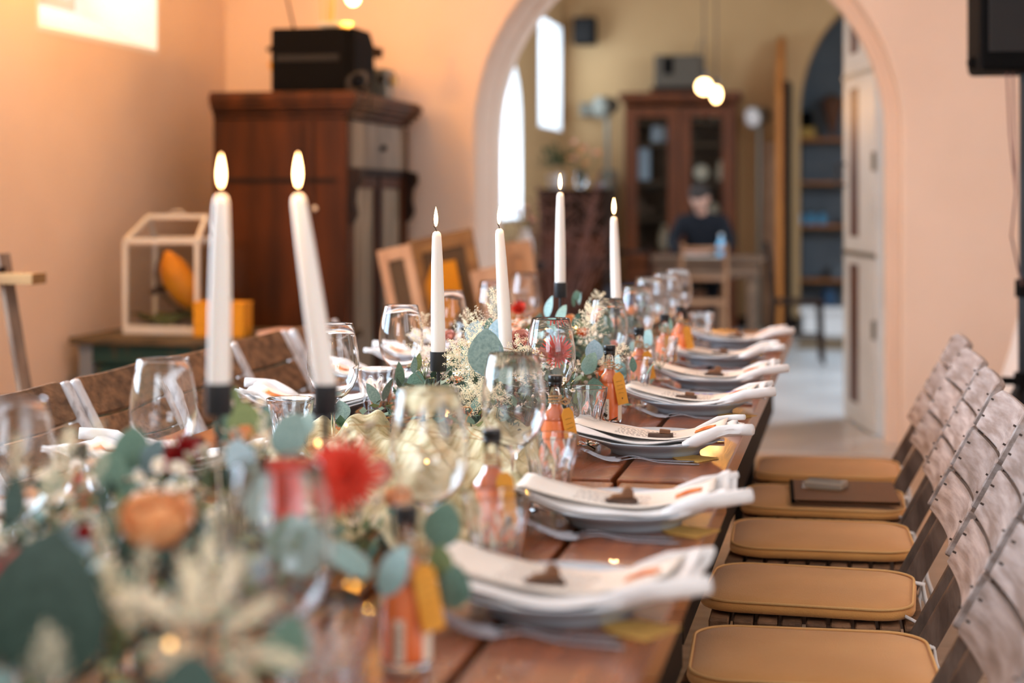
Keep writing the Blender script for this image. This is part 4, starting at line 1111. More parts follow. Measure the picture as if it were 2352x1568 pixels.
def cushion_obj():
    bm = bmesh.new(); hw, hl, r = .176, .206, .075; nn = 8
    poly = []
    for cx, cy, a0 in ((hl-r, hw-r, 0), (-hl+r, hw-r, 90), (-hl+r, -hw+r, 180), (hl-r, -hw+r, 270)):
        for i in range(nn+1):
            a = R(a0+90*i/nn); poly.append((cx+r*math.cos(a), cy+r*math.sin(a)))
    layers = [(.90, .0), (.985, .004), (1.0, .011), (.985, .019), (.93, .024), (.75, .029), (.45, .032), (.15, .033)]
    rings = [[bm.verts.new((x*s, y*s, z+.0035*math.sin(9*x+4)*math.cos(7*y)*(1 if z > .02 else 0))) for x, y in poly] for s, z in layers]
    m = len(poly)
    for A, C in zip(rings[:-1], rings[1:]):
        for k in range(m): bm.faces.new((A[k], A[(k+1) % m], C[(k+1) % m], C[k]))
    bm.faces.new(rings[0][::-1]); bm.faces.new(rings[-1])
    t = thing('seat_cushion', 'x', 'cushion')
    obj('pad', bm, M['cushion'], t, smooth='auto', angle=60)
    bm = bmesh.new(); tube(bm, [(x*.975, y*.972, .0235) for x, y in poly], .0028, 6, closed=True); obj('piping', bm, M['piping'], t, smooth=True)
    for s in (-1, 1):
        bm = bmesh.new()
        tube(bm, [(hl-.02, s*(hw-.03), .010), (hl+.012, s*(hw-.008), .0), (hl+.016, s*(hw+.003), -.03), (hl+.030, s*(hw+.0), -.07)], [.004, .004, .005, .006], 5)
        tube(bm, [(hl-.02, s*(hw-.03), .010), (hl+.014, s*(hw-.002), .0), (hl+.004, s*(hw+.006), -.035), (hl+.004, s*(hw+.004), -.075)], [.004, .004, .005, .006], 5)
        obj('tie', bm, M['linen'], t, smooth=True)
    return t
CX = -.077
chR = [(2.33, 'folding chair closest to the camera, its back planks in the bottom right corner'),
       (2.84, 'weathered folding chair holding the large cushion at the bottom edge'),
       (3.35, 'weathered folding chair on the right, second full seat from the bottom'),
       (3.86, 'weathered folding chair on the right, third full seat from the bottom'),
       (4.34, 'weathered folding chair on the right carrying the brown folder'),
       (4.84, 'weathered folding chair on the right, farthest one, beside the door threshold')]
cu_l = ['tan seat cushion of the chair nearest the camera, below the frame', 'large tan seat cushion at the bottom right edge', 'tan seat cushion second from the bottom',
        'tan seat cushion third from the bottom, with white ties', 'tan seat cushion under the brown folder', 'tan seat cushion farthest from the camera on the right']
ch0 = None; cu0 = None
for i, (y, lb) in enumerate(chR):
    if ch0 is None: ch0 = make_chair(lb); o = ch0
    else: o = copy_tree(ch0); tag(o, lb)
    o.location = (CX+random.uniform(-.008, .008), y, 0); o.rotation_euler = (0, 0, R([2, -2, 1, -1, 2, 0][i]))
    if cu0 is None: cu0 = cushion_obj(); c = cu0
    else: c = copy_tree(cu0)
    tag(c, cu_l[i], 'cushion', 'tan seat cushions'); c.location = (CX+[0, .004, -.012, .0, -.004, .0][i], y+.005, .4335); c.rotation_euler = (0, 0, R([0, 3, -2.5, 2.5, 0, 1][i]))
chL = [(2.68, 'brown crate wood folding chair at the left edge, closest on the left side'), (3.19, 'brown crate wood folding chair left of the whitewashed post, behind the cut wine glass'),
       (3.68, 'brown crate wood folding chair behind the large left wine glass'), (4.17, 'brown crate wood folding chair behind the leftmost candle holder'),
       (4.66, 'brown crate wood folding chair in front of the green chest, behind the leaning candle'), (5.15, 'brown crate wood folding chair near the grey stool')]
cl0 = None
for i, (y, lb) in enumerate(chL):
    if cl0 is None: cl0 = make_chair(lb, True); o = cl0
    else: o = copy_tree(cl0); tag(o, lb)
    o.location = (-1.335+random.uniform(-.01, .01), y, 0); o.rotation_euler = (0, 0, PI+R([.5, -1, 1, -.5, .5, 1][i]))
# folder and card holder lying on the fourth seat
fo = thing('folder', 'brown leather folder with a black edge lying on a seat cushion', 'folder', (CX+.05, 4.345, .469), R(3))
obj('cover', B((0, 0, .001), (.26, .30, .003)), M['folder'], fo, bevel=.001); obj('pages', B((.002, 0, .0045), (.25, .29, .004)), M['black'], fo)
obj('cover', B((0, 0, .008), (.26, .30, .003)), M['folder'], fo, bevel=.001)
obj('edge', B((-.134, 0, .0045), (.008, .30, .010)), M['black'], fo, bevel=.002)
cc = thing('card_case', 'small clear plastic case with cream cards on the brown folder', 'case', (CX+.0, 4.37, .4790), R(-14))
obj('case', B((0, 0, .009), (.105, .07, .018)), M['glass'], cc, bevel=.003); obj('cards', B((0, 0, .0085), (.096, .060, .011)), M['label'], cc)

# ================================================================== NEAR ROOM FURNITURE
# ---- armoire: side towards the camera, front towards +X
ax0, ax1, ay0, ay1, ah = -2.81, -2.19, 6.97, 7.98, 1.70
ar = thing('armoire', 'tall dark mahogany armoire with glazed front standing beside the arch', 'cabinet', ((ax0+ax1)/2, (ay0+ay1)/2, 0))
def A_(bm_, name, m, **k):
    o = obj(name, bm_, m, ar, **k); o.location = (-(ax0+ax1)/2, -(ay0+ay1)/2, 0); return o
bm = bmesh.new()
rng(bm, ax0, ax1-.02, ay0, ay0+.025, .06, 1.60); rng(bm, ax0, ax1-.02, ay1-.025, ay1, .06, 1.60); rng(bm, ax0, ax0+.015, ay0+.025, ay1-.025, .06, 1.60)
rng(bm, ax0, ax1-.02, ay0+.025, ay1-.025, 1.575, 1.60); rng(bm, ax0, ax1-.02, ay0+.025, ay1-.025, .06, .09)
A_(bm, 'body', M['armoire'])
bm = bmesh.new()
for (a, z0, z1) in ((.012, 1.585, 1.61), (.03, 1.61, 1.63), (.05, 1.63, 1.655), (.062, 1.655, 1.685), (.05, 1.685, ah)):
    rng(bm, ax0-.0, ax1+a, ay0-a, ay1+a, z0, z1)
A_(bm, 'cornice', M['armoire'], bevel=.004)
A_(BR(ax0-.0, ax1+.02, ay0-.02, ay1+.02, 0, .06), 'plinth', M['armoire'], bevel=.004)
A_(BR(ax0+.03, ax1-.05, ay0-.006, ay0, 1.30, 1.32), 'rail_moulding', M['dark_wood'])
A_(BR(ax0+.415, ax0+.42, ay0-.004, ay0, .08, 1.56), 'side_batten', M['dark_wood'])
# drawer frieze with bleached veneer and keyhole knob
f1 = A_(BR(ax1-.02, ax1+.008, ay0+.06, ay1-.06, 1.365, 1.575), 'drawer', M['armoire_grey'], bevel=.006)
bm = bmesh.new(); tube(bm, [(ax1+.008, (ay0+ay1)/2+.02, 1.465), (ax1+.03, (ay0+ay1)/2+.02, 1.465)], .014, 10); obj('knob', bm, M['dark_wood'], f1)
for s, yy in ((0, ay0), (1, ay1-.06)):
    A_(BR(ax1-.02, ax1+.004, yy, yy+.06, .08, 1.575), 'corner_post', M['armoire'], bevel=.004)
    bm = bmesh.new(); pts = [(ax1, 1.365), (ax1+.055, 1.355), (ax1+.06, 1.31), (ax1+.035, 1.27), (ax1+.03, 1.22), (ax1+.04, 1.16), (ax1+.02, 1.12), (ax1, 1.11)]
    prism(bm, pts, 'Y', yy+.004, yy+.056); A_(bm, 'scroll_bracket', M['dark_wood'], bevel=.003)
A_(BR(ax1-.02, ax1+.012, ay0+.06, ay1-.06, 1.335, 1.365), 'front_rail', M['dark_wood'], bevel=.003)
ym = (ay0+ay1)/2
for a, b_ in ((ay0+.06, ym-.012), (ym+.012, ay1-.06)):
    bm = bmesh.new(); z0, z1, w = .10, 1.33, .055
    rng(bm, ax1-.02, ax1+.002, a, b_, z0, z0+.12); rng(bm, ax1-.02, ax1+.002, a, b_, z1-w, z1); rng(bm, ax1-.02, ax1+.002, a, a+w, z0+.12, z1-w); rng(bm, ax1-.02, ax1+.002, b_-w, b_, z0+.12, z1-w)
    d = A_(bm, 'door', M['armoire'], bevel=.003)
    obj('curtained_pane', BR(ax1-.014, ax1-.008, a+w-.005, b_-w+.005, z0+.115, z1-w+.005), M['curtain_glass'], d)
A_(BR(ax1-.02, ax1+.010, ym-.0115, ym+.0115, .10, 1.335), 'door_strip', M['dark_wood'])
# things on the armoire
bx = thing('television', 'black box-shaped old television set on top of the armoire', 'television', (-2.425, 7.28, ah+.001))
bm = bmesh.new(); box(bm, (0, 0, .158), (.37, .24, .29)); obj('case', bm, M['black'], bx, bevel=.012, seg=3)
bm = bmesh.new(); prism(bm, [(.12, .30), (-.12, .30), (-.12, .04), (.12, .04), (.19, .09), (.19, .24)], 'X', .186, .215); obj('screen_housing', bm, M['black'], bx, bevel=.004)
obj('vent_strip', B((-.01, -.122, .165), (.30, .006, .030)), M['black_grille'], bx, bevel=.002)
for sx in (-.14, .14):
    for sy in (-.09, .09): obj('foot', B((sx, sy, .006), (.03, .03, .012)), M['black'], bx)
bm = bmesh.new(); tube(bm, [(-.12, .02, .303), (-.165, .0, .52)], [.006, .004], 6); obj('antenna', bm, M['black'], bx)
wb = thing('bowl', 'shallow cream bowl on top of the black television', 'bowl', (-2.34, 7.28, ah+.305))
obj('bowl_shell', L([(0, 0), (.03, 0), (.05, .004), (.085, .026), (.082, .027), (.05, .008), (0, .005)], 28), M['crockery'], wb, smooth=True)
gv = thing('grass_bundle', 'yellow-green stalks rising behind the television', 'plant', (-2.47, 7.56, ah+.001))
bm = bmesh.new()
for k in range(5):
    a = random.uniform(-.03, .03); tube(bm, [(a*.3, 0, 0), (a, random.uniform(-.02, .02), .28), (a*2.2, random.uniform(-.04, .04), .52)], [.004, .004, .002], 5)
obj('stalks', bm, mat('yellow_stalk', srgb(190, 170, 50), .7), gv)
obj('vase', L([(0, 0), (.035, 0), (.045, .05), (.03, .13), (.026, .13), (.04, .05), (0, .006)], 20), M['crockery_brown'], gv, smooth=True)
yl = thing('desk_lamp', 'mustard yellow cone lampshade left of the television on the armoire', 'lamp', (-2.66, 7.5, ah+.001))
obj('base', L([(0, 0), (.05, 0), (.05, .012), (.008, .02), (.008, .10), (0, .10)], 20), M['brass'], yl, smooth='auto')
obj('shade', L([(.03, .05), (.085, .17), (.083, .172), (.026, .052)], 24, closed=True), M['yellow'], yl, smooth=True)
bm = bmesh.new(); tube(bm, [(-.09, 0, .235), (-.03, 0, .262), (.04, 0, .26), (.08, 0, .245)], .012, 6); obj('arm', bm, M['dark_wood'], yl)
obj('post', L([(0, .10), (.006, .10), (.006, .255), (0, .255)], 10), M['brass'], yl)
pj = thing('projector', 'grey projector-like box standing on the front edge of the armoire', 'projector', (-2.245, 7.70, ah+.001))
obj('case', B((0, 0, .075), (.10, .14, .15)), M['lamp_grey'], pj, bevel=.008)
obj('back_panel', B((-.056, 0, .085), (.010, .15, .17)), M['pale_wood'], pj, bevel=.002)
bm = bmesh.new(); tube(bm, [(.05, -.01, .095), (.075, -.02, .095)], .026, 14); obj('lens', bm, M['brass'], pj)
bm = bmesh.new(); blob(bm, (.02, -.071, .10), .018, (1, .3, 1.2), 2); obj('badge', bm, M['dark_wood'], pj)
sh = thing('hand_tool', 'dark wooden block with a handle behind the television', 'tool', (-2.36, 7.66, ah+.001))
bm = bmesh.new(); beam(bm, (0, 0, .245), (.13, .0, .225), .05, .05); obj('block', bm, M['dark_wood'], sh, bevel=.006)
obj('stand', BR(-.03, .05, -.05, .05, 0, .22), M['crockery_brown'], sh, bevel=.004)
wr = thing('cable_coil', 'dark coiled cable hanging over the cornice of the armoire', 'cable', (-2.19, 7.12, ah+.001))
bm = bmesh.new()
for q in range(3): tube(bm, [(.02*q*.3+.045*math.cos(a*PI/9), .045*math.sin(a*PI/9)*.5, .050+.042*math.sin(a*PI/9)+.003*q) for a in range(18)], .006, 5, closed=True)
tube(bm, [(.045, 0, .04), (.075, -.03, .0), (.078, -.06, -.09), (.05, -.115, -.13), (.0, -.125, -.10), (-.01, -.12, -.03), (-.02, -.09, .01)], .004, 5)
obj('coil', bm, M['wreath'], wr)
cs = thing('door_key_cord', 'thin dark cord with a small pale tag hanging down the side of the armoire', 'cord', (-2.33, 6.955, 0))
bm = bmesh.new(); tube(bm, [(-.01, 0, 1.60), (-.008, -.004, 1.3), (0, 0, 1.20)], .003, 5); obj('cord', bm, M['wreath'], cs)
bm = bmesh.new(); blob(bm, (0, -.004, 1.185), .012, (1, .4, 1), 2); obj('tag', bm, M['label'], cs)

# ---- green chest along the wall
gx0, gx1, gy0, gy1, gh = -3.13, -2.12, 6.30, 6.92, .66
gc = thing('chest', 'weathered green painted low chest against the left wall', 'chest', ((gx0+gx1)/2, (gy0+gy1)/2, 0))
def G_(bm_, name, m, **k):
    o = obj(name, bm_, m, gc, **k); o.location = (-(gx0+gx1)/2, -(gy0+gy1)/2, 0); return o
G_(BR(gx0-.03, gx1+.02, gy0-.03, gy1, gh-.03, gh), 'top_board', M['chest_top'], bevel=.006)
G_(BR(gx0+.02, gx1-.02, gy0+.03, gy1-.02, .06, gh-.031), 'carcass', M['green_chest'], bevel=.003)
for x in (gx0, gx1-.06): 
    for y in (gy0, gy1-.06): G_(BR(x, x+.06, y, y+.06, 0, gh-.031), 'leg', M['slate'], bevel=.004)
for k in range(5):
    x = gx0+.07+k*.172; G_(BR(x, x+.155, gy0+.018, gy0+.032, .10, gh-.12), 'board', M['green_chest'], bevel=.003)
G_(BR(gx0+.06, gx1-.06, gy0+.004, gy0+.03, gh-.105, gh-.031), 'frieze', M['green_chest'], bevel=.003)

# ---- white-framed glass terrarium with a yellow banana inside
tp = onZ(365, 757, gh); 
te = thing('terrarium', 'white-framed glass house box with moss inside, on the green chest', 'display case', (-2.84, 6.62, gh+.001), R(0))
tw, td, th, tr = .32, .30, .39, .49
bm = bmesh.new(); q = .011
cs_ = [(-tw/2, -td/2), (tw/2, -td/2), (tw/2, td/2), (-tw/2, td/2)]
for (x, y) in cs_: beam(bm, (x, y, .0), (x, y, th), .02, .02)
for i in range(4):
    (xa, ya), (xb, yb) = cs_[i], cs_[(i+1) % 4]
    beam(bm, (xa, ya, .018), (xb, yb, .018), .022, .036); beam(bm, (xa, ya, th), (xb, yb, th), .02, .022)
ra, rb = (-tw/2+.07, 0, tr), (tw/2-.0, 0, tr)
ra = (-tw/2+.03, .02, tr); rb = (tw/2-.03, .02, tr)
for c, r_ in (((-tw/2, -td/2, th), ra), ((-tw/2, td/2, th), ra), ((tw/2, -td/2, th), rb), ((tw/2, td/2, th), rb)): beam(bm, c, r_, .018, .018)
beam(bm, ra, rb, .02, .02); tube(bm, [(-.03, .02, tr+.005), (-.02, .02, tr+.025), (.02, .02, tr+.025), (.03, .02, tr+.005)], .004, 6)
obj('frame', bm, M['white_paint'], te, bevel=.002)
bm = bmesh.new()
for i in range(4):
    (xa, ya), (xb, yb) = cs_[i], cs_[(i+1) % 4]
    beam(bm, ((xa)*1, ya, th/2), (xb, yb, th/2), .002, th-.05)
obj('panes', bm, M['pane'], te)
bm = bmesh.new(); grid_surface(bm, 24, 20, lambda u, v: (-tw/2+.012+(tw-.024)*u, -td/2+.012+(td-.024)*v, .038+.022*(1+math.sin(u*7+1)*math.cos(v*5))+.010*random.random()))
obj('moss', bm, M['moss'], te, smooth=True)
ban = thing('banana', 'big yellow decorative banana standing inside the glass terrarium', 'banana', (-2.83, 6.60, gh+.07), R(0))
pts = [(.085+.0*i, 0, 0) for i in range(1)]; pts = []
for i in range(15):
    a = R(200-150*i/14-10); pts.append((.06+.14*math.cos(a)*1.0-.02, 0, .14-.15*math.sin(a-PI)*1.0-.0)) if False else None
for i in range(15):
    u = i/14; pts.append((-.035+.05*math.sin(u*1.2)+.105*u**1.5*(1) -.03*math.sin(PI*u), .0, .275-.25*u+.02*math.sin(PI*u)))
rad = [.010, .026, .042, .053, .060, .064, .066, .066, .065, .062, .057, .050, .040, .026, .010]
pts = [(-.04+.085*math.sin(u_*PI*.5)*.4+.11*u_**1.7, 0, .275-.26*u_) for u_ in [i/14 for i in range(15)]]
bm = bmesh.new(); tube(bm, pts, rad, 12); obj('peel', bm, M['banana'], ban, smooth=True)
bm = bmesh.new(); tube(bm, [(-.03, 0, .285), (-.06, 0, .27), (-.085, 0, .22), (-.092, 0, .17), (-.085, 0, .12), (-.06, 0, .09), (-.02, 0, .05), (.03, 0, .02)], .006, 6)
tube(bm, [(-.11, -.01, .095), (-.075, 0, .118), (-.05, 0, .11)], [.012, .016, .012], 8); obj('stem', bm, M['banana_stem'], ban, smooth=True)
gl = thing('glass_dome', 'small clear glass box lamp beside the terrarium', 'glass box', (-2.60, 6.66, gh+.001), R(8))
bm = bmesh.new(); box(bm, (0, 0, .22), (.11, .13, .34)); obj('glass_box', bm, M['pane'], gl, bevel=.004)
obj('foot', B((0, 0, .025), (.12, .14, .048)), M['dark_wood'], gl, bevel=.003)
yb = thing('card_box', 'mustard yellow box on the green chest', 'box', (-2.555, 6.44, gh+.001), R(3))
obj('box', B((0, 0, .067), (.215, .12, .134)), M['yellow'], yb, bevel=.004); obj('lid', B((0, 0, .138), (.219, .124, .010)), M['yellow'], yb, bevel=.002)
obj('foil', L([(0, .1435), (.045, .1435), (.02, .165), (0, .17)], 12), M['lamp_grey'], yb)
for k, (x, z, rz) in enumerate(((-2.28, 0, 4), (-2.27, .012, -6))):
    o = obj('paper_stack', B((0, 0, .005), (.25, .20, .0095)), M['pink_paper'] if k else M['paper'], loc=(x, 6.52, gh+.001+z), bevel=.001); o.rotation_euler = (0, 0, R(rz))
    tag(o, ['cream sheets under the pink paper on the green chest', 'pale pink paper stack beside the yellow box'][k], 'paper')

# ---- wooden easel at the left edge
es = thing('easel', 'grey wooden easel with a ledge at the left edge of the photo', 'easel', (-2.72, 4.95, 0), R(0))
bm = bmesh.new(); beam(bm, (.02, -.05, 1.05), (.27, -.16, .0), .045, .022); obj('leg', bm, M['easel'], es, bevel=.002)
bm = bmesh.new(); beam(bm, (-.34, -.05, 1.05), (-.44, -.16, .0), .045, .022); obj('leg', bm, M['easel'], es, bevel=.002)
bm = bmesh.new(); beam(bm, (-.20, .0, 1.75), (-.20, .36, .0), .045, .022); obj('leg', bm, M['easel'], es, bevel=.002)
obj('mast', BR(-.225, -.175, -.06, -.035, .3, 1.75), M['easel'], es, bevel=.002)
obj('ledge', BR(-.44, .16, -.115, -.02, .955, .990), M['easel_light'], es, bevel=.003)
obj('ledge_block', BR(-.08, .04, -.10, -.04, .991, 1.01), M['dark_wood'], es, bevel=.002)
bm = bmesh.new(); tube(bm, [(-.04, -.07, 1.0), (-.04, -.07, 1.06)], .014, 8); obj('wing_nut', bm, M['dark_wood'], es)
obj('top_clamp', BR(-.42, -.022, -.07, -.03, 1.385, 1.41), M['easel_light'], es, bevel=.002)
# ---- grey stool with cushion beside armoire
sx = onZ(835, 790, .50)
st = thing('stool', 'round grey upholstered stool between the armoire and the leaning frames', 'stool', (-1.89, 6.25, 0))
obj('seat', L([(0, .44), (.17, .44), (.185, .455), (.187, .50), (.175, .525), (.1, .535), (0, .537)], 32), mat('grey_felt', srgb(120, 108, 100), .9), st, smooth='auto')
obj('band', L([(.188, .465), (.1895, .47), (.1895, .495), (.188, .50)], 32), M['slate'], st, smooth=True)
obj('skirt', L([(0, .18), (.165, .18), (.168, .439), (0, .439)], 32), mat('taupe_fabric', srgb(142, 112, 96), .9), st, smooth='auto')
for a in (45, 135, 225, 315):
    bm = bmesh.new(); tube(bm, [(.13*math.cos(R(a)), .13*math.sin(R(a)), .18), (.15*math.cos(R(a)), .15*math.sin(R(a)), 0)], .014, 8); obj('leg', bm, M['dark_wood'], st)

# ---- frames leaning by the arch wall
def leaning(name, label, x, y, w, h, lean, tilt, fm, pm, t=.03, fwid=.05, cross=None):
    g = thing(name, label, 'frame', (x, y, 0), 0, 'frames leaning near the arch')
    g.rotation_euler = (R(-lean), R(tilt), R(6))
    bm = bmesh.new(); rng(bm, 0, fwid, -t, 0, 0, h); rng(bm, w-fwid, w, -t, 0, 0, h); rng(bm, fwid, w-fwid, -t, 0, h-fwid*1.4, h); rng(bm, fwid, w-fwid, -t, 0, 0, fwid)
    obj('frame', bm, fm, g, bevel=.003); obj('panel', BR(fwid, w-fwid, -t*.6, -t*.4, fwid, h-fwid*1.4), pm, g); 
    if cross:
        obj('picture_shape', cross, M['yellow'], g)
    return g
leaning('picture_frame', 'pale wooden frame with a narrow dark panel leaning beside the armoire', -1.80, 6.85, .15, 1.03, 7, -13, M['pale_wood'], M['cab_dark'], fwid=.04)
bm = bmesh.new(); prism(bm, [(.05, .55), (.20, .70), (.20, .93), (.09, .93), (.05, .85)], 'Y', -.045, -.02)
leaning('framed_picture', 'brown framed picture with yellow and dark shapes leaning behind the upright candle', -1.78, 7.25, .30, 1.06, 7, -12, M['easel_light'], M['cab_dark'], cross=bm)
leaning('picture_frame', 'pale wooden frame with a blue-grey panel leaning closest to the arch', -1.46, 7.15, .15, .93, 7, -14, M['pale_wood'], mat('pale_blue_panel', srgb(150, 166, 160), .4), fwid=.045)
leaning('plank_board', 'plain pale wooden board leaning in the left side of the arch opening', -1.52, 7.75, .16, 1.02, 4, -9, M['pale_wood'], M['pale_wood'])

# ---- loudspeaker on stand at the right edge
sp_c = atz(2352, 300, 5.7); spx, spy = sp_c.x, sp_c.y
ss = thing('speaker_stand', 'black tripod speaker stand at the right edge', 'stand', (spx, spy, 0))
bm = bmesh.new(); tube(bm, [(0, 0, .12), (0, 0, .95)], .020, 12); tube(bm, [(0, 0, .95), (0, 0, 1.66)], .016, 12); obj('pole', bm, M['black_metal'], ss, smooth='auto')
for z, r_ in ((.92, .03), (.60, .034), (.14, .03)):
    obj('collar', L([(0, z-.03), (r_, z-.03), (r_, z+.03), (0, z+.03)], 14), M['black'], ss)
for a in (100, 220, 340):
    c, s_ = math.cos(R(a)), math.sin(R(a))
    bm = bmesh.new(); tube(bm, [(.03*c, .03*s_, .58), (.48*c, .48*s_, .012)], .012, 8); lg = obj('leg', bm, M['black_metal'], ss)
    bm = bmesh.new(); tube(bm, [(.02*c, .02*s_, .16), (.26*c, .26*s_, .28)], .009, 6); obj('brace', bm, M['black_metal'], ss)
bm = bmesh.new(); tube(bm, [(-.03, 0, .60), (-.075, 0, .60)], .014, 8); obj('knob', bm, M['black'], ss)
spk = thing('loudspeaker', 'black loudspeaker mounted on the stand at the upper right corner', 'speaker', (spx, spy, 1.661), R(4))
bm = bmesh.new(); prism(bm, [(-.165, 0), (.165, 0), (.17, .03), (.17, .55), (-.17, .55), (-.17, .03)], 'Y', -.15, .16); obj('cabinet', bm, M['black'], spk, bevel=.015, seg=3)
obj('grille', B((0, -.155, .29), (.28, .01, .46)), M['black_grille'], spk, bevel=.004)
bm = bmesh.new(); blob(bm, (-.175, -.03, .035), .022, (1, 1, 1), 2); obj('handle_knob', bm, M['black'], spk)
cb = thing('speaker_cable', 'brown speaker cables hanging from the loudspeaker', 'cable', (spx-.03, spy-.03, 0))
bm = bmesh.new()
for k in range(2): tube(bm, [(-.03+.02*k, 0, 1.67), (-.02+.015*k, .0, 1.45), (.0, 0, 1.25), (-.015, 0, 1.1), (.02, 0, .93)], .0035, 5)
obj('wires', bm, M['terracotta_twig'], cb)
# ---- white cloth draped high table behind the stand
wt_p = atz(2430, 700, 6.9)
wt = thing('covered_table', 'round table under a white stretch cloth behind the speaker stand', 'table', (wt_p.x, wt_p.y, 0))
bm = bmesh.new(); prof = [(.0, .80), (.13, .80), (.14, .795), (.15, .78), (.19, .6), (.25, .4), (.31, .2), (.36, .02)]
lathe(bm, prof, 40, sq=lambda a, z: 1+.04*math.sin(a*5)*(1-z/.8)); obj('cloth', bm, M['reveal'], wt, smooth=True)
obj('table_top', L([(0, .77), (.128, .77), (.13, .795), (0, .797)], 32), M['dark_wood'], wt)
bm = bmesh.new(); tube(bm, [(0, 0, 0), (0, 0, .77)], .03, 12); obj('column', bm, M['dark_wood'], wt)

# ================================================================== HANGING BULBS
def pendant(p, ztop, label, r=.03, power=30, elong=1.25, strength=None):
    t = thing('pendant_bulb', label, 'light bulb', p, 0, 'bare hanging filament bulbs')
    bm = bmesh.new(); blob(bm, (0, 0, 0), r, (1, 1, elong), 3); obj('glass_bulb', bm, M['bulb'], t, smooth=True)
    obj('socket', L([(0, r*elong-.004), (.013, r*elong-.004), (.016, r*elong+.01), (.016, r*elong+.045), (.004, r*elong+.055), (0, r*elong+.055)], 14), M['black_metal'], t)
    bm = bmesh.new(); tube(bm, [(0, 0, r*elong+.05), (0, 0, ztop-p[2])], .0035, 6); obj('cord', bm, M['wreath'], t)
    ld = bpy.data.lights.new('bulb_light', 'POINT'); ld.energy = power; ld.color = (1.0, .40, .05); ld.shadow_soft_size = r*1.3
    lo = bpy.data.objects.new('bulb_light', ld); COL.objects.link(lo); lo.parent = t; lo.location = (0, 0, -r*elong-r*1.35-.004)
    return t
pendant(atz(811, -8, 7.55), HC, 'glowing bulb at the top edge, hanging above the armoire', .034, 11)
pendant(atz(1617, 199, 10.6), 3.6, 'round glowing bulb, left of the pair hanging in the far room', .05, 7, 1.0)
pendant(atz(1645, 217, 10.9), 3.6, 'elongated glowing bulb, right of the pair hanging in the far room', .034, 7, 1.6)

# ================================================================== FAR ROOM
# ---- glazed cabinet
cz = 15.3
c0 = onY(1434, 300, 15.45); c1 = onY(1688, 300, 15.45)
cx0, cx1, cy0, cy1 = c0.x, c1.x, 15.45, 15.86
cw = cx1-cx0
gcab = thing('glazed_cabinet', 'tall cherry wood cabinet with two glazed doors at the far wall', 'cabinet', (cx0, cy0, 0))
ch = 2.22
bm = bmesh.new(); D = cy1-cy0
rng(bm, 0, .03, .02, D, 0, ch-.06); rng(bm, cw-.03, cw, .02, D, 0, ch-.06); rng(bm, .03, cw-.03, D-.015, D, 0, ch-.06); rng(bm, .03, cw-.03, .02, D-.015, 0, .08)
obj('body', bm, M['cabinet'], gcab)
obj('interior', BR(.031, cw-.031, D-.025, D-.016, .08, ch-.08), M['cab_dark'], gcab)
bm = bmesh.new(); rng(bm, -.02, cw+.02, -.02, D, ch-.10, ch-.06); rng(bm, -.05, cw+.05, -.05, D, ch-.06, ch); obj('cornice', bm, M['cabinet'], gcab, bevel=.01)
for k, (a, b_) in enumerate(((0.02, cw/2-.006), (cw/2+.006, cw-.02))):
    bm = bmesh.new(); w = .10; z0, z1 = .62, ch-.14
    rng(bm, a, b_, -.005, .019, z0, z0+.1); rng(bm, a, b_, -.005, .019, z1-.09, z1); rng(bm, a, a+w, -.005, .019, z0+.1, z1-.09); rng(bm, b_-w, b_, -.005, .019, z0+.1, z1-.09)
    d = obj('glazed_door', bm, M['cabinet'], gcab, bevel=.004); obj('pane', BR(a+w-.01, b_-w+.01, .004, .010, z0+.09, z1-.08), M['pane'], d)
    bm = bmesh.new(); rng(bm, a, b_, -.005, .019, .09, .60); d = obj('lower_door', bm, M['cabinet'], gcab, bevel=.004); obj('door_panel', BR(a+.08, b_-.08, -.012, -.0055, .17, .52), M['brown_door'], d, bevel=.004)
shelf_z = [.70, 1.02, 1.36, 1.72, 1.93]
for z in shelf_z: obj('shelf', BR(.031, cw-.031, .03, D-.026, z, z+.02), M['cab_dark'], gcab)
items = [(.16, 1.38, 'box', 'crockery_blue', .10, .30, 'blue-grey tall box behind the left glass door'), (.30, 1.74, 'box', 'crockery_blue', .14, .15, 'pale blue box on the upper left shelf'),
         (.20, 1.04, 'bowl', 'crockery_brown', .12, .08, 'brown bowl on the middle left shelf'), (.36, .72, 'jar', 'crockery', .15, .24, 'cream jar behind the left glass door at the bottom'),
         (.66, 1.95, 'bowl', 'crockery', .09, .05, 'cream bowl on the top right shelf'), (.80, 1.95, 'bowl', 'crockery', .10, .06, 'cream dish beside it on the top right shelf'),
         (.68, 1.38, 'plate', 'crockery', .13, .15, 'upright cream plate on the right shelf'), (.86, 1.38, 'jar', 'crockery', .08, .18, 'cream jug on the right shelf'),
         (.66, 1.04, 'bowl', 'crockery', .10, .08, 'small cream bowl lower right'), (.80, 1.04, 'jar', 'crockery', .11, .12, 'cream pot lower right behind the glass'),
         (.12, 1.04, 'jar', 'crockery_brown', .08, .16, 'brown bottle on the middle left shelf'), (.66, .72, 'box', 'crockery_brown', .18, .12, 'brown box on the bottom right shelf'), (.24, 1.74, 'jar', 'crockery', .05, .12, 'small cream cup on the upper left shelf')]
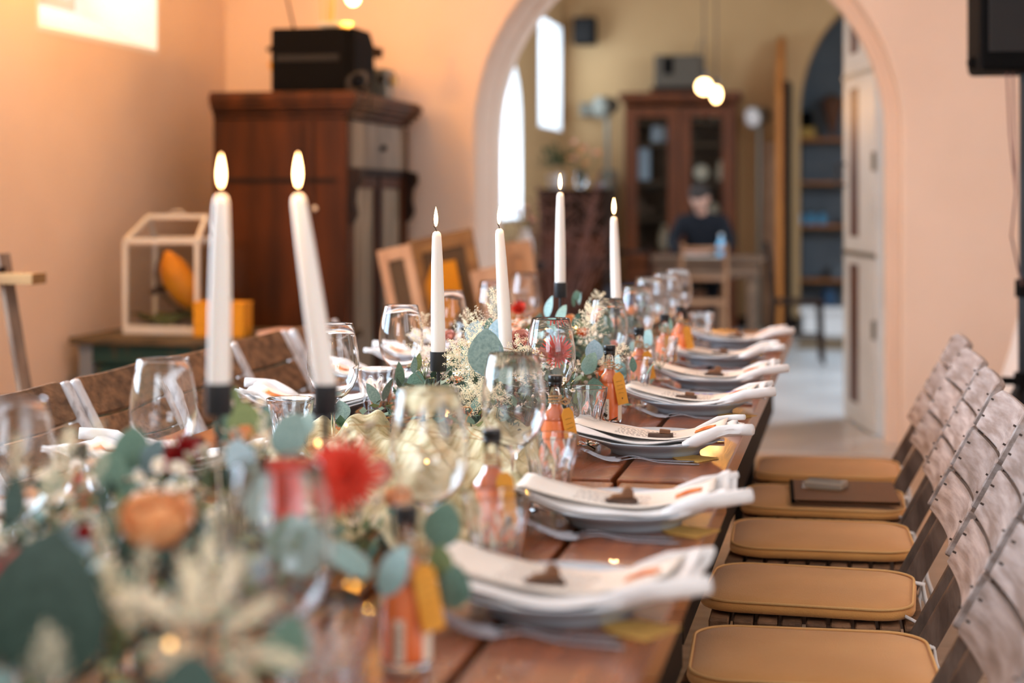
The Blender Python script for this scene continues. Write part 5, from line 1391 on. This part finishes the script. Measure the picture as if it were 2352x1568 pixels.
for (fx, z, kind, mk, w, h, lb) in items:
    loc = (cx0+fx*cw, cy0+.20, z+.021)
    if kind == 'box': o = obj('storage_box', B((0, 0, h/2), (w, .12, h)), M[mk], loc=loc, bevel=.006); cat = 'box'
    elif kind == 'bowl': o = obj('bowl', L([(0, 0), (w*.25, 0), (w*.5, h), (w*.46, h), (w*.2, .012), (0, .01)], 20), M[mk], loc=loc, smooth=True); cat = 'bowl'
    elif kind == 'plate':
        o = obj('standing_plate', L([(0, 0), (w*.35, .003), (w*.55, .02), (w*.54, .022), (w*.3, .008), (0, .006)], 24), M[mk], loc=(loc[0], loc[1]+.05, loc[2]+w*.54), smooth=True); o.rotation_euler = (R(80), 0, 0); cat = 'plate'
    else: o = obj('jar', L([(0, 0), (w*.4, 0), (w*.5, h*.3), (w*.42, h*.75), (w*.28, h*.85), (w*.3, h), (0, h)], 20), M[mk], loc=loc, smooth='auto'); cat = 'jar'
    tag(o, lb, cat)
# box on the cabinet
p = onY(1560, 200, 15.6)
crt = thing('old_radio', 'grey old radio box on top of the glazed cabinet', 'radio', (p.x, 15.62, ch+.001))
obj('case', B((0, 0, .20), (.44, .30, .30)), mat('grey_brown_case', srgb(92, 82, 70), .7), crt, bevel=.01)
obj('dial', B((-.09, -.152, .25), (.09, .01, .16)), M['black'], crt, bevel=.004); obj('stand', B((0, 0, .025), (.50, .34, .048)), M['dark_wood'], crt, bevel=.005)
bm = bmesh.new(); beam(bm, (.16, -.05, .35), (.22, -.05, .52), .012, .012); obj('aerial', bm, M['lamp_grey'], crt)
# wall speaker
p = onY(1344, 72, YF-.12)
ws = thing('wall_speaker', 'small black loudspeaker mounted high on the far wall', 'speaker', (p.x, YF-.13, p.z-.13))
obj('cabinet', B((0, 0, .13), (.205, .18, .26)), M['black'], ws, bevel=.008); obj('grille', B((0, -.093, .13), (.17, .006, .22)), M['black_grille'], ws); obj('bracket', B((0, .105, .13), (.05, .045, .05)), M['black_metal'], ws)
# spot lamps
def spot(px, py, label, face):
    p = onY(px, py, YF-.35)
    t = thing('spot_lamp', label, 'lamp', (p.x, YF-.35, 0), 0, 'grey spot lamps at the far wall')
    obj('base', L([(0, 0), (.14, 0), (.14, .02), (.02, .03), (0, .03)], 20), M['lamp_grey'], t); 
    bm = bmesh.new(); tube(bm, [(0, 0, .02), (0, 0, p.z-.02)], .022, 8); obj('pole', bm, M['lamp_grey'], t)
    bm = bmesh.new(); tube(bm, [(.07*1, .07, p.z+.03), (.03, .03, p.z+.015), (-.06, -.08, p.z-.01)], [.05, .085, .105], 20); h_ = obj('head', bm, M['lamp_grey'], t, smooth='auto')
    bm = bmesh.new(); tube(bm, [(-.062, -.082, p.z-.0105), (-.072, -.095, p.z-.014)], [.088, .080], 20); obj('lamp_face', bm, face, t, smooth='auto')
    return t
spot(1745, 268, 'round grey standing lamp with a pale face, left of the pine door', M['lamp_face'])
spot(1395, 245, 'grey standing spot lamp left of the glazed cabinet', M['lamp_grey'])
p = onY(1353, 252, YF-.05); o = obj('wall_box', B((0, 0, 0), (.17, .08, .13)), M['lamp_grey'], loc=(p.x, YF-.045, p.z), bevel=.006); tag(o, 'grey flat box fixed on the far wall above the plant', 'wall box')
# pale hanging curtain strip, and a grey panel standing in for a tall shadow
for px, w, mk, lb in ((1398, .16, 'lamp_grey', 'grey panel standing in for the tall shadow left of the glazed cabinet'), (1768, .13, 'pale_wood', 'pale wooden post board left of the pine door')):
    p = onY(px, 400, YF-.1); o = obj('tall_board', B((0, 0, .75 if mk == 'lamp_grey' else .88), (w, .04, 1.5 if mk == 'lamp_grey' else 1.76)), M[mk], loc=(p.x, YF-.1, 0), bevel=.005); tag(o, lb, 'board')
# ---- dark sideboard with plants
s0 = onY(1238, 500, 12.2); s1 = onY(1392, 500, 12.2)
sb = thing('sideboard', 'dark wooden piano-like sideboard at the left of the far room', 'cabinet', ((s0.x+s1.x)/2, 12.4, 0))
w = s1.x-s0.x; sh_ = 1.30
bm = bmesh.new(); rng(bm, -w/2, w/2, -.2, .25, .10, sh_-.03); obj('body', bm, M['dark_wood'], sb, bevel=.006)
obj('top', BR(-w/2-.02, w/2+.02, -.22, .26, sh_-.03, sh_), M['dark_wood'], sb, bevel=.005)
for k in range(2): obj('door', BR(-w/2+.03+k*w/2, -.02+k*w/2, -.212, -.2, .18, .95), M['armoire'], sb, bevel=.004)
obj('plinth', BR(-w/2+.02, w/2-.02, -.18, .24, 0, .10), M['dark_wood'], sb)
obj('keyboard_lid', BR(-w/2+.02, w/2-.02, -.30, -.2125, .72, .78), M['dark_wood'], sb, bevel=.01)
pp = thing('potted_plant', 'dark green bushy plant in a pale pot on the sideboard', 'plant', (s0.x+.10, 12.35, sh_+.001))
obj('pot', L([(0, 0), (.05, 0), (.065, .11), (.06, .11), (.05, .02), (0, .015)], 20), M['whitewash'], pp, smooth='auto')
bm = bmesh.new(); rp = random.Random(8)
for k in range(260):
    d = Vector((rp.gauss(0, 1), rp.gauss(0, 1), rp.uniform(.0, 1.8))).normalized(); c = Vector((0, 0, .16))+d*rp.uniform(.03, .17); s = rp.uniform(.02, .045)
    n_ = Vector((rp.gauss(0, 1), rp.gauss(0, 1), .3)).normalized()
    v = [bm.verts.new(c), bm.verts.new(c+d*s*.5+n_*s*.3), bm.verts.new(c+d*s), bm.verts.new(c+d*s*.5-n_*s*.3)]; bm.faces.new(v)
o = obj('foliage', bm, mat('dark_plant', srgb(34, 66, 30), .7), pp); o['kind'] = 'stuff'
fv = thing('flower_vase', 'glass vase of pale pink and white flowers on the sideboard', 'vase', (s0.x+.30, 12.32, sh_+.001))
obj('vase', L([(0, .003), (.04, 0), (.045, .08), (.03, .15), (.026, .15), (.04, .08), (0, .01)], 20), M['glass'], fv, smooth=True)
for k in range(9):
    a = k*2.4; r_ = .04+.05*(k % 3)
    pos = (fv.location.x+r_*math.cos(a), fv.location.y+.6*r_*math.sin(a), sh_+.18+.03*(k % 4)+.02*k*.5)
    bm = bmesh.new(); tube(bm, [(0, 0, .02), Vector(pos)-fv.location], .0025, 4); obj('stem', bm, M['stem'], fv)
    head(fv, 'rose', 'pink' if k % 2 else 'peach', pos, .030, (.6, 0, a))
bo = thing('bowl', 'small dark bowl on the right end of the sideboard', 'bowl', (s1.x-.08, 12.35, sh_+.001)); obj('bowl_shell', L([(0, 0), (.03, 0), (.06, .045), (.055, .045), (.03, .008), (0, .008)], 18), M['slate'], bo, smooth=True)
# dried twigs in a floor vase
dt_p = atz(1275, 640, 9.6)
dt = thing('dried_twigs', 'big bundle of pinkish dried branches in a floor vase in front of the sideboard', 'plant', (dt_p.x, dt_p.y, 0))
obj('floor_vase', L([(0, 0), (.09, 0), (.13, .18), (.10, .40), (.06, .50), (.065, .54), (.055, .54), (.05, .50), (0, .03)], 24), M['slate'], dt, smooth=True)
rt = random.Random(12); bm = bmesh.new()
for k in range(46):
    a = rt.uniform(0, 6.28); sp = rt.uniform(.05, .36); top = Vector((sp*math.cos(a), sp*.6*math.sin(a), rt.uniform(.85, 1.32))); mid = top*.5+Vector((rt.uniform(-.03, .03), 0, .12))
    tube(bm, [(0, 0, .45), mid, top], [.004, .0045, .002], 4)
    for q in range(5):
        u = rt.uniform(.4, 1); c = mid*(1-u)+top*u; e = c+Vector((rt.gauss(0, .07), rt.gauss(0, .04), rt.uniform(.0, .12))); tube(bm, [c, e], [.0035, .0015], 4)
o = obj('branches', bm, M['terracotta_twig'], dt)
# white vessels by the arch
for k, (px, py, z, s) in enumerate(((1196, 512, 9.2, .5), (1215, 575, 9.2, .8))):
    p = atz(px, py, z)
    if k == 0:
        ps = thing('pedestal', 'slim dark pedestal just inside the arch at left', 'stand', (atz(1205, 600, 9.3).x, atz(1205, 600, 9.3).y, 0))
        obj('column', L([(0, 0), (.12, 0), (.12, .03), (.05, .06), (.05, .82), (.12, .84), (.12, .87), (0, .87)], 20), M['dark_wood'], ps, smooth='auto')
        vz = ps
vs_ = thing('white_vase', 'white vase with dried pale flowers just inside the left of the arch', 'vase', (vz.location.x, vz.location.y, .871))
obj('vase_body', L([(0, 0), (.03, 0), (.05, .05), (.045, .12), (.022, .17), (.026, .19), (.02, .19), (.04, .11), (0, .01)], 22), M['reveal'], vs_, smooth=True)
for k in range(5):
    a = k*1.3; pos = Vector((vz.location.x+.05*math.cos(a), vz.location.y+.04*math.sin(a), 1.10+.03*k*.6))
    bm = bmesh.new(); tube(bm, [(0, 0, .15), pos-vs_.location], .003, 4); obj('stem', bm, M['stem'], vs_); head(vs_, 'rose', 'pink', pos, .022, (.5, 0, a))
# ---- far table and chairs, person
fx0 = onY(1492, 590, 13.2).x; fx1 = onY(1752, 590, 13.2).x
ft = thing('side_table', 'old grey oak table in the far room at which a person sits', 'table', ((fx0+fx1)/2, 13.45, 0))
fw_ = fx1-fx0
for k in range(4): obj('plank', BR(-fw_/2, fw_/2, -.32+.16*k+.002, -.16+.16*k-.002, .725, .76), M['old_wood'], ft, bevel=.003)
bm = bmesh.new()
for s in (-1, 1): rng(bm, -fw_/2+.05, fw_/2-.05, s*.27-.012, s*.27+.012, .60, .724); rng(bm, s*(fw_/2-.06)-.012, s*(fw_/2-.06)+.012, -.257, .257, .60, .724)
obj('apron', bm, M['old_wood'], ft)
for sx_ in (-1, 1):
    for sy_ in (-1, 1): obj('leg', B((sx_*(fw_/2-.095), sy_*.23, .36), (.06, .06, .72)), M['old_wood'], ft, bevel=.004)
def bistro_chair(label, loc, rz, mk='chair_wood', group='wooden bistro chairs in the far room'):
    t = thing('bistro_chair', label, 'chair', loc, R(rz), group); m = M[mk]
    obj('seat', B((0, 0, .455), (.38, .38, .028)), m, t, bevel=.012, seg=3)
    for s in (-1, 1):
        bm = bmesh.new(); tube(bm, [(s*.16, -.16, .44), (s*.175, -.18, 0)], [.017, .014], 8); obj('leg', bm, m, t)
        bm = bmesh.new(); tube(bm, [(s*.175, .20, 0), (s*.165, .17, .45), (s*.165, .20, .70), (s*.155, .235, .90)], [.014, .018, .017, .015], 8); obj('back_post', bm, m, t)
        bm = bmesh.new(); tube(bm, [(s*.17, -.17, .20), (s*.17, .18, .20)], .010, 6); obj('stretcher', bm, m, t)
    for z in (.64, .86):
        bm = bmesh.new(); grid_surface(bm, 9, 3, lambda u, v, z=z: (-.16+.32*u, .195+.025*math.sin(PI*u)+.12*(z-.64), z-.014+.028*v)); o = obj('back_rail', bm, m, t, smooth=True); solidify(o, .014)
    bm = bmesh.new(); tube(bm, [(-.17, 0, .20), (.17, 0, .20)], .010, 6); obj('stretcher', bm, m, t)
    return t
pc = onZ(1612, 745, 0)
bistro_chair('light beech chair in front of the far table, back towards the camera', (atz(1608, 600, 12.35).x, atz(1608, 600, 12.35).y, 0), 180+12)
bistro_chair('dark wooden chair right of the far table, near the pantry', (atz(1835, 600, 12.7).x, 12.6, 0), 95, 'dark_wood')
bistro_chair('dark wooden chair left of the far table with something blue on it', (atz(1425, 600, 11.6).x, 11.5, 0), 200, 'dark_wood')
o = obj('blue_bucket', L([(0, 0), (.09, 0), (.12, .15), (.115, .15), (.085, .01), (0, .01)], 20), mat('blue_enamel', srgb(70, 92, 130), .4), loc=(atz(1425, 600, 11.6).x, 11.5, .471), smooth='auto'); tag(o, 'blue enamel bucket on the dark chair left of the far table', 'bucket')
bistro_chair('chair under the seated person behind the far table', (-1.27, 14.12, 0), 0, 'chair_wood')

# ---- seated person
def skin_body(name, verts, edges, radii, m, parent, sub=2):
    me = bpy.data.meshes.new(name); me.from_pydata(verts, edges, []); me.update()
    o = bpy.data.objects.new(name, me); COL.objects.link(o); o.parent = parent; me.materials.append(m)
    md = o.modifiers.new('skin', 'SKIN'); md.use_smooth_shade = True
    sl_ = me.skin_vertices[0].data
    for i, r in enumerate(radii): sl_[i].radius = r if isinstance(r, tuple) else (r, r)
    sl_[0].use_root = True
    s = o.modifiers.new('sub', 'SUBSURF'); s.levels = sub; s.render_levels = sub
    return o
pr = thing('person', 'person in a dark navy sweater sitting behind the far table, head bowed over their hands', 'person', (-1.27, 14.05, 0))
# local: faces -y (camera).  pelvis, torso, arms to the table, thighs, shins
V_ = [(0, .05, .52), (0, .04, .72), (0, .0, .93), (0, -.03, 1.03), (0, -.06, 1.10),
      (-.17, -.02, 1.02), (-.25, -.12, .86), (-.20, -.33, .80), (-.10, -.42, .80),
      (.17, -.02, 1.02), (.25, -.12, .86), (.20, -.33, .80), (.10, -.42, .80),
      (-.10, .0, .52), (-.12, -.38, .53), (-.12, -.42, .28), (-.12, -.40, .09), (-.12, -.52, .05),
      (.10, .0, .52), (.12, -.38, .53), (.12, -.42, .28), (.12, -.40, .09), (.12, -.52, .05)]
E_ = [(0, 1), (1, 2), (2, 3), (3, 4), (3, 5), (5, 6), (6, 7), (7, 8), (3, 9), (9, 10), (10, 11), (11, 12), (0, 13), (13, 14), (14, 15), (15, 16), (16, 17), (0, 18), (18, 19), (19, 20), (20, 21), (21, 22)]
Rr = [(.16, .12), (.15, .11), (.17, .11), (.12, .09), .055, .075, .055, .042, .035, .075, .055, .042, .035, .09, .07, .055, .04, .035, .09, .07, .055, .04, .035]
skin_body('body', V_, E_, Rr, M['navy'], pr)
# head
bm = bmesh.new(); g = bmesh.ops.create_uvsphere(bm, u_segments=24, v_segments=16, radius=1)
for v in g['verts']:
    x, y, z = v.co
    jaw = 1-.28*max(0, -z)**1.3
    v.co = Vector((x*.075*jaw, y*.094*(1-.12*max(0, -z)), z*.115))
    if y < 0:
        v.co.y -= .020*math.exp(-((x/.16)**2+((z+.12)/.20)**2))       # nose
        v.co.y += .008*math.exp(-(((abs(x)-.38)/.16)**2+((z-.10)/.12)**2))  # eye sockets
        v.co.y -= .005*math.exp(-((x/.3)**2+((z+.50)/.08)**2))
hd = obj('head', bm, M['skin'], pr, smooth=True); hd.location = (-.01, -.125, 1.225); hd.rotation_euler = (R(28), 0, R(-8))
for s in (-1, 1):
    bm = bmesh.new(); blob(bm, (0, 0, 0), .011, (1, .6, .7), 2); e = obj('eye', bm, M['reveal'], hd, smooth=True); e.location = (s*.029, -.082, .012)
    bm = bmesh.new(); blob(bm, (0, 0, 0), .02, (.35, .7, 1.3), 2); e = obj('ear', bm, M['skin'], hd, smooth=True); e.location = (s*.075, .005, -.005)
bm = bmesh.new(); tube(bm, [(-.022, 0, 0), (-.010, -.004, .001), (.010, -.004, .001), (.022, 0, 0)], [.002, .005, .005, .002], 6); e = obj('mouth', bm, mat('lips', srgb(176, 104, 96), .5), hd); e.location = (0, -.088, -.058)
bm = bmesh.new(); g = bmesh.ops.create_uvsphere(bm, u_segments=24, v_segments=16, radius=1)
bmesh.ops.delete(bm, geom=[v for v in g['verts'] if v.co.z < .25-.9*max(0, v.co.y) and v.co.y < .45 or v.co.z < -.55], context='VERTS')
for v in bm.verts: v.co = Vector((v.co.x*.084, v.co.y*.103, v.co.z*.124))
e = obj('hair', bm, M['hair'], hd, smooth=True); solidify(e, .012, 1)
skin_body('neck', [(0, -.04, 1.06), (0, -.075, 1.13), (-.005, -.10, 1.17)], [(0, 1), (1, 2)], [.055, .05, .05], M['skin'], pr, 1)
for s in (-1, 1):
    hv = [(s*.10, -.42, .80), (s*.075, -.46, .788), (s*.05, -.50, .782)]; he = [(0, 1), (1, 2)]; hr = [.028, (.034, .018), (.036, .014)]
    hnd = skin_body('hand', hv, he, hr, M['skin'], pr, 2)
    for k in range(4):
        dx = (k-1.5)*.019; b_ = Vector((s*.05-s*dx*.9, -.500-.002*k, .784)); d = Vector((-s*.35, -.9, 0)).normalized(); L1 = [.030, .034, .032, .024][k]
        skin_body('finger', [tuple(b_), tuple(b_+d*L1+Vector((0, 0, .010))), tuple(b_+d*L1*1.8+Vector((0, 0, .002))), tuple(b_+d*L1*2.3+Vector((0, 0, -.010)))], [(0, 1), (1, 2), (2, 3)], [.009, .0085, .008, .006], M['skin'], pr, 1)
    b_ = Vector((s*.062-s*.03, -.465, .786)); skin_body('finger', [tuple(b_), tuple(b_+Vector((-s*.02, -.022, .006))), tuple(b_+Vector((-s*.028, -.048, -.002)))], [(0, 1), (1, 2)], [.011, .010, .007], M['skin'], pr, 1)
wbp = atz(1656, 560, 13.35)
bb = thing('water_bottle', 'small blue bottle on the far table in front of the person', 'bottle', (wbp.x, wbp.y, .761))
obj('bottle_body', L([(0, 0), (.03, 0), (.033, .01), (.033, .10), (.015, .13), (.014, .16), (0, .16)], 18), M['blue_glass'], bb, smooth='auto'); obj('cap', L([(0, .16), (.015, .16), (.015, .18), (0, .18)], 14), M['reveal'], bb)
o = obj('paper_sheet', B((0, 0, .002), (.30, .22, .003)), M['paper'], loc=(atz(1610, 580, 13.25).x, 13.3, .761)); tag(o, 'cream paper lying on the far table under the hands', 'paper')
# ---- pantry shelves
q0 = onY(1832, 400, 17.0).x; q1 = .95
pb = thing('shelf_rack', 'dark metal rack with orange pine shelves in the pantry', 'shelf', ((q0+q1)/2, 17.15, 0)); pw = q1-q0
zs_ = [CAMZ+(455-y_)*17.0/3800 for y_ in (640, 518, 420, 322)]
for z in zs_: obj('shelf_board', BR(-pw/2, pw/2, -.17, .17, z-.02, z+.012), M['orange_wood'], pb, bevel=.003)
for sx_ in (-1, 1):
    for sy_ in (-1, 1): obj('upright', B((sx_*(pw/2-.015), sy_*.155, .98), (.03, .03, 1.96)), M['black_metal'], pb)
for z in zs_[1:3]:
    pass
for k, px in enumerate((1838, 1863, 1888, 1947, 1972)):
    x = onY(px, 490, 17.1).x
    t = thing('blue_jar', '%s blue glass jar on the middle pantry shelf' % ['leftmost', 'second from left', 'middle', 'second from right', 'rightmost'][k], 'jar', (x, 17.1, zs_[1]+.0125), 0, 'blue jars in the pantry')
    obj('jar_body', L([(0, 0), (.04, 0), (.043, .01), (.043, .085), (.028, .10), (.028, .115), (0, .115)], 18), M['blue_glass'], t, smooth='auto'); obj('lid', L([(0, .115), (.031, .115), (.031, .14), (0, .14)], 16), M['dark_green'], t)
x = onY(1852, 300, 17.1).x
o = obj('cardboard_box', B((0, 0, .055), (.18, .22, .11)), M['straw'], loc=(x, 17.12, zs_[3]+.0125), bevel=.004); tag(o, 'yellowish box on the top pantry shelf', 'box')
o = obj('black_pot', L([(0, 0), (.06, 0), (.07, .08), (.055, .15), (.03, .17), (0, .175)], 20), M['black'], loc=(x+.0, 17.12, zs_[3]+.1235), smooth='auto'); tag(o, 'black pot standing on the yellowish box in the pantry', 'pot')
x = onY(1912, 250, 16.9).x
hc = thing('cone_basket', 'orange-brown cone-shaped basket hanging in the pantry', 'basket', (x, 17.0, zs_[3]+.02)); obj('cone', L([(0, 0), (.02, .02), (.12, .38), (.11, .385), (.01, .04), (0, .03)], 20), mat('rusty_basket', srgb(122, 80, 58), .8), hc, smooth=True); obj('lining', L([(0, .36), (.09, .37), (.07, .42), (0, .44)], 18), M['crockery_brown'], hc, smooth=True)
x = onY(1905, 560, 17.1).x
o = obj('blue_canister', L([(0, 0), (.07, 0), (.07, .28), (.06, .30), (0, .30)], 20), mat('blue_tin', srgb(60, 100, 140), .4), loc=(x, 17.1, .001), smooth='auto'); tag(o, 'blue canister standing at the foot of the pantry rack', 'canister')
for k, (px, w_) in enumerate(((1935, .22), (1900, .2))):
    x = onY(px, 560, 17.1).x
    if k == 0: o = obj('dark_crate', B((0, 0, .08), (w_, .25, .16)), M['slate'], loc=(x, 17.12, zs_[0]+.0125), bevel=.004); tag(o, 'slate blue crate on the lowest pantry shelf', 'crate')
# white low bench and brown mat before the pantry
b0_ = onY(1838, 720, 15.2).x
wb2 = thing('white_bench', 'low white bench in front of the pantry', 'bench', (b0_+.45, 15.25, 0))
obj('bench_top', B((0, 0, .215), (.90, .30, .05)), M['reveal'], wb2, bevel=.01); obj('bench_front', B((0, -.10, .095), (.84, .04, .188)), M['reveal'], wb2, bevel=.004)
for s in (-1, 1): obj('leg', B((s*.38, .09, .095), (.06, .08, .188)), M['reveal'], wb2)
o = obj('door_mat', B((0, 0, .008), (1.3, 1.0, .015)), M['mat_brown'], loc=(.18, 14.2, .001), bevel=.004); tag(o, 'brown coir mat on the floor before the pantry', 'mat')
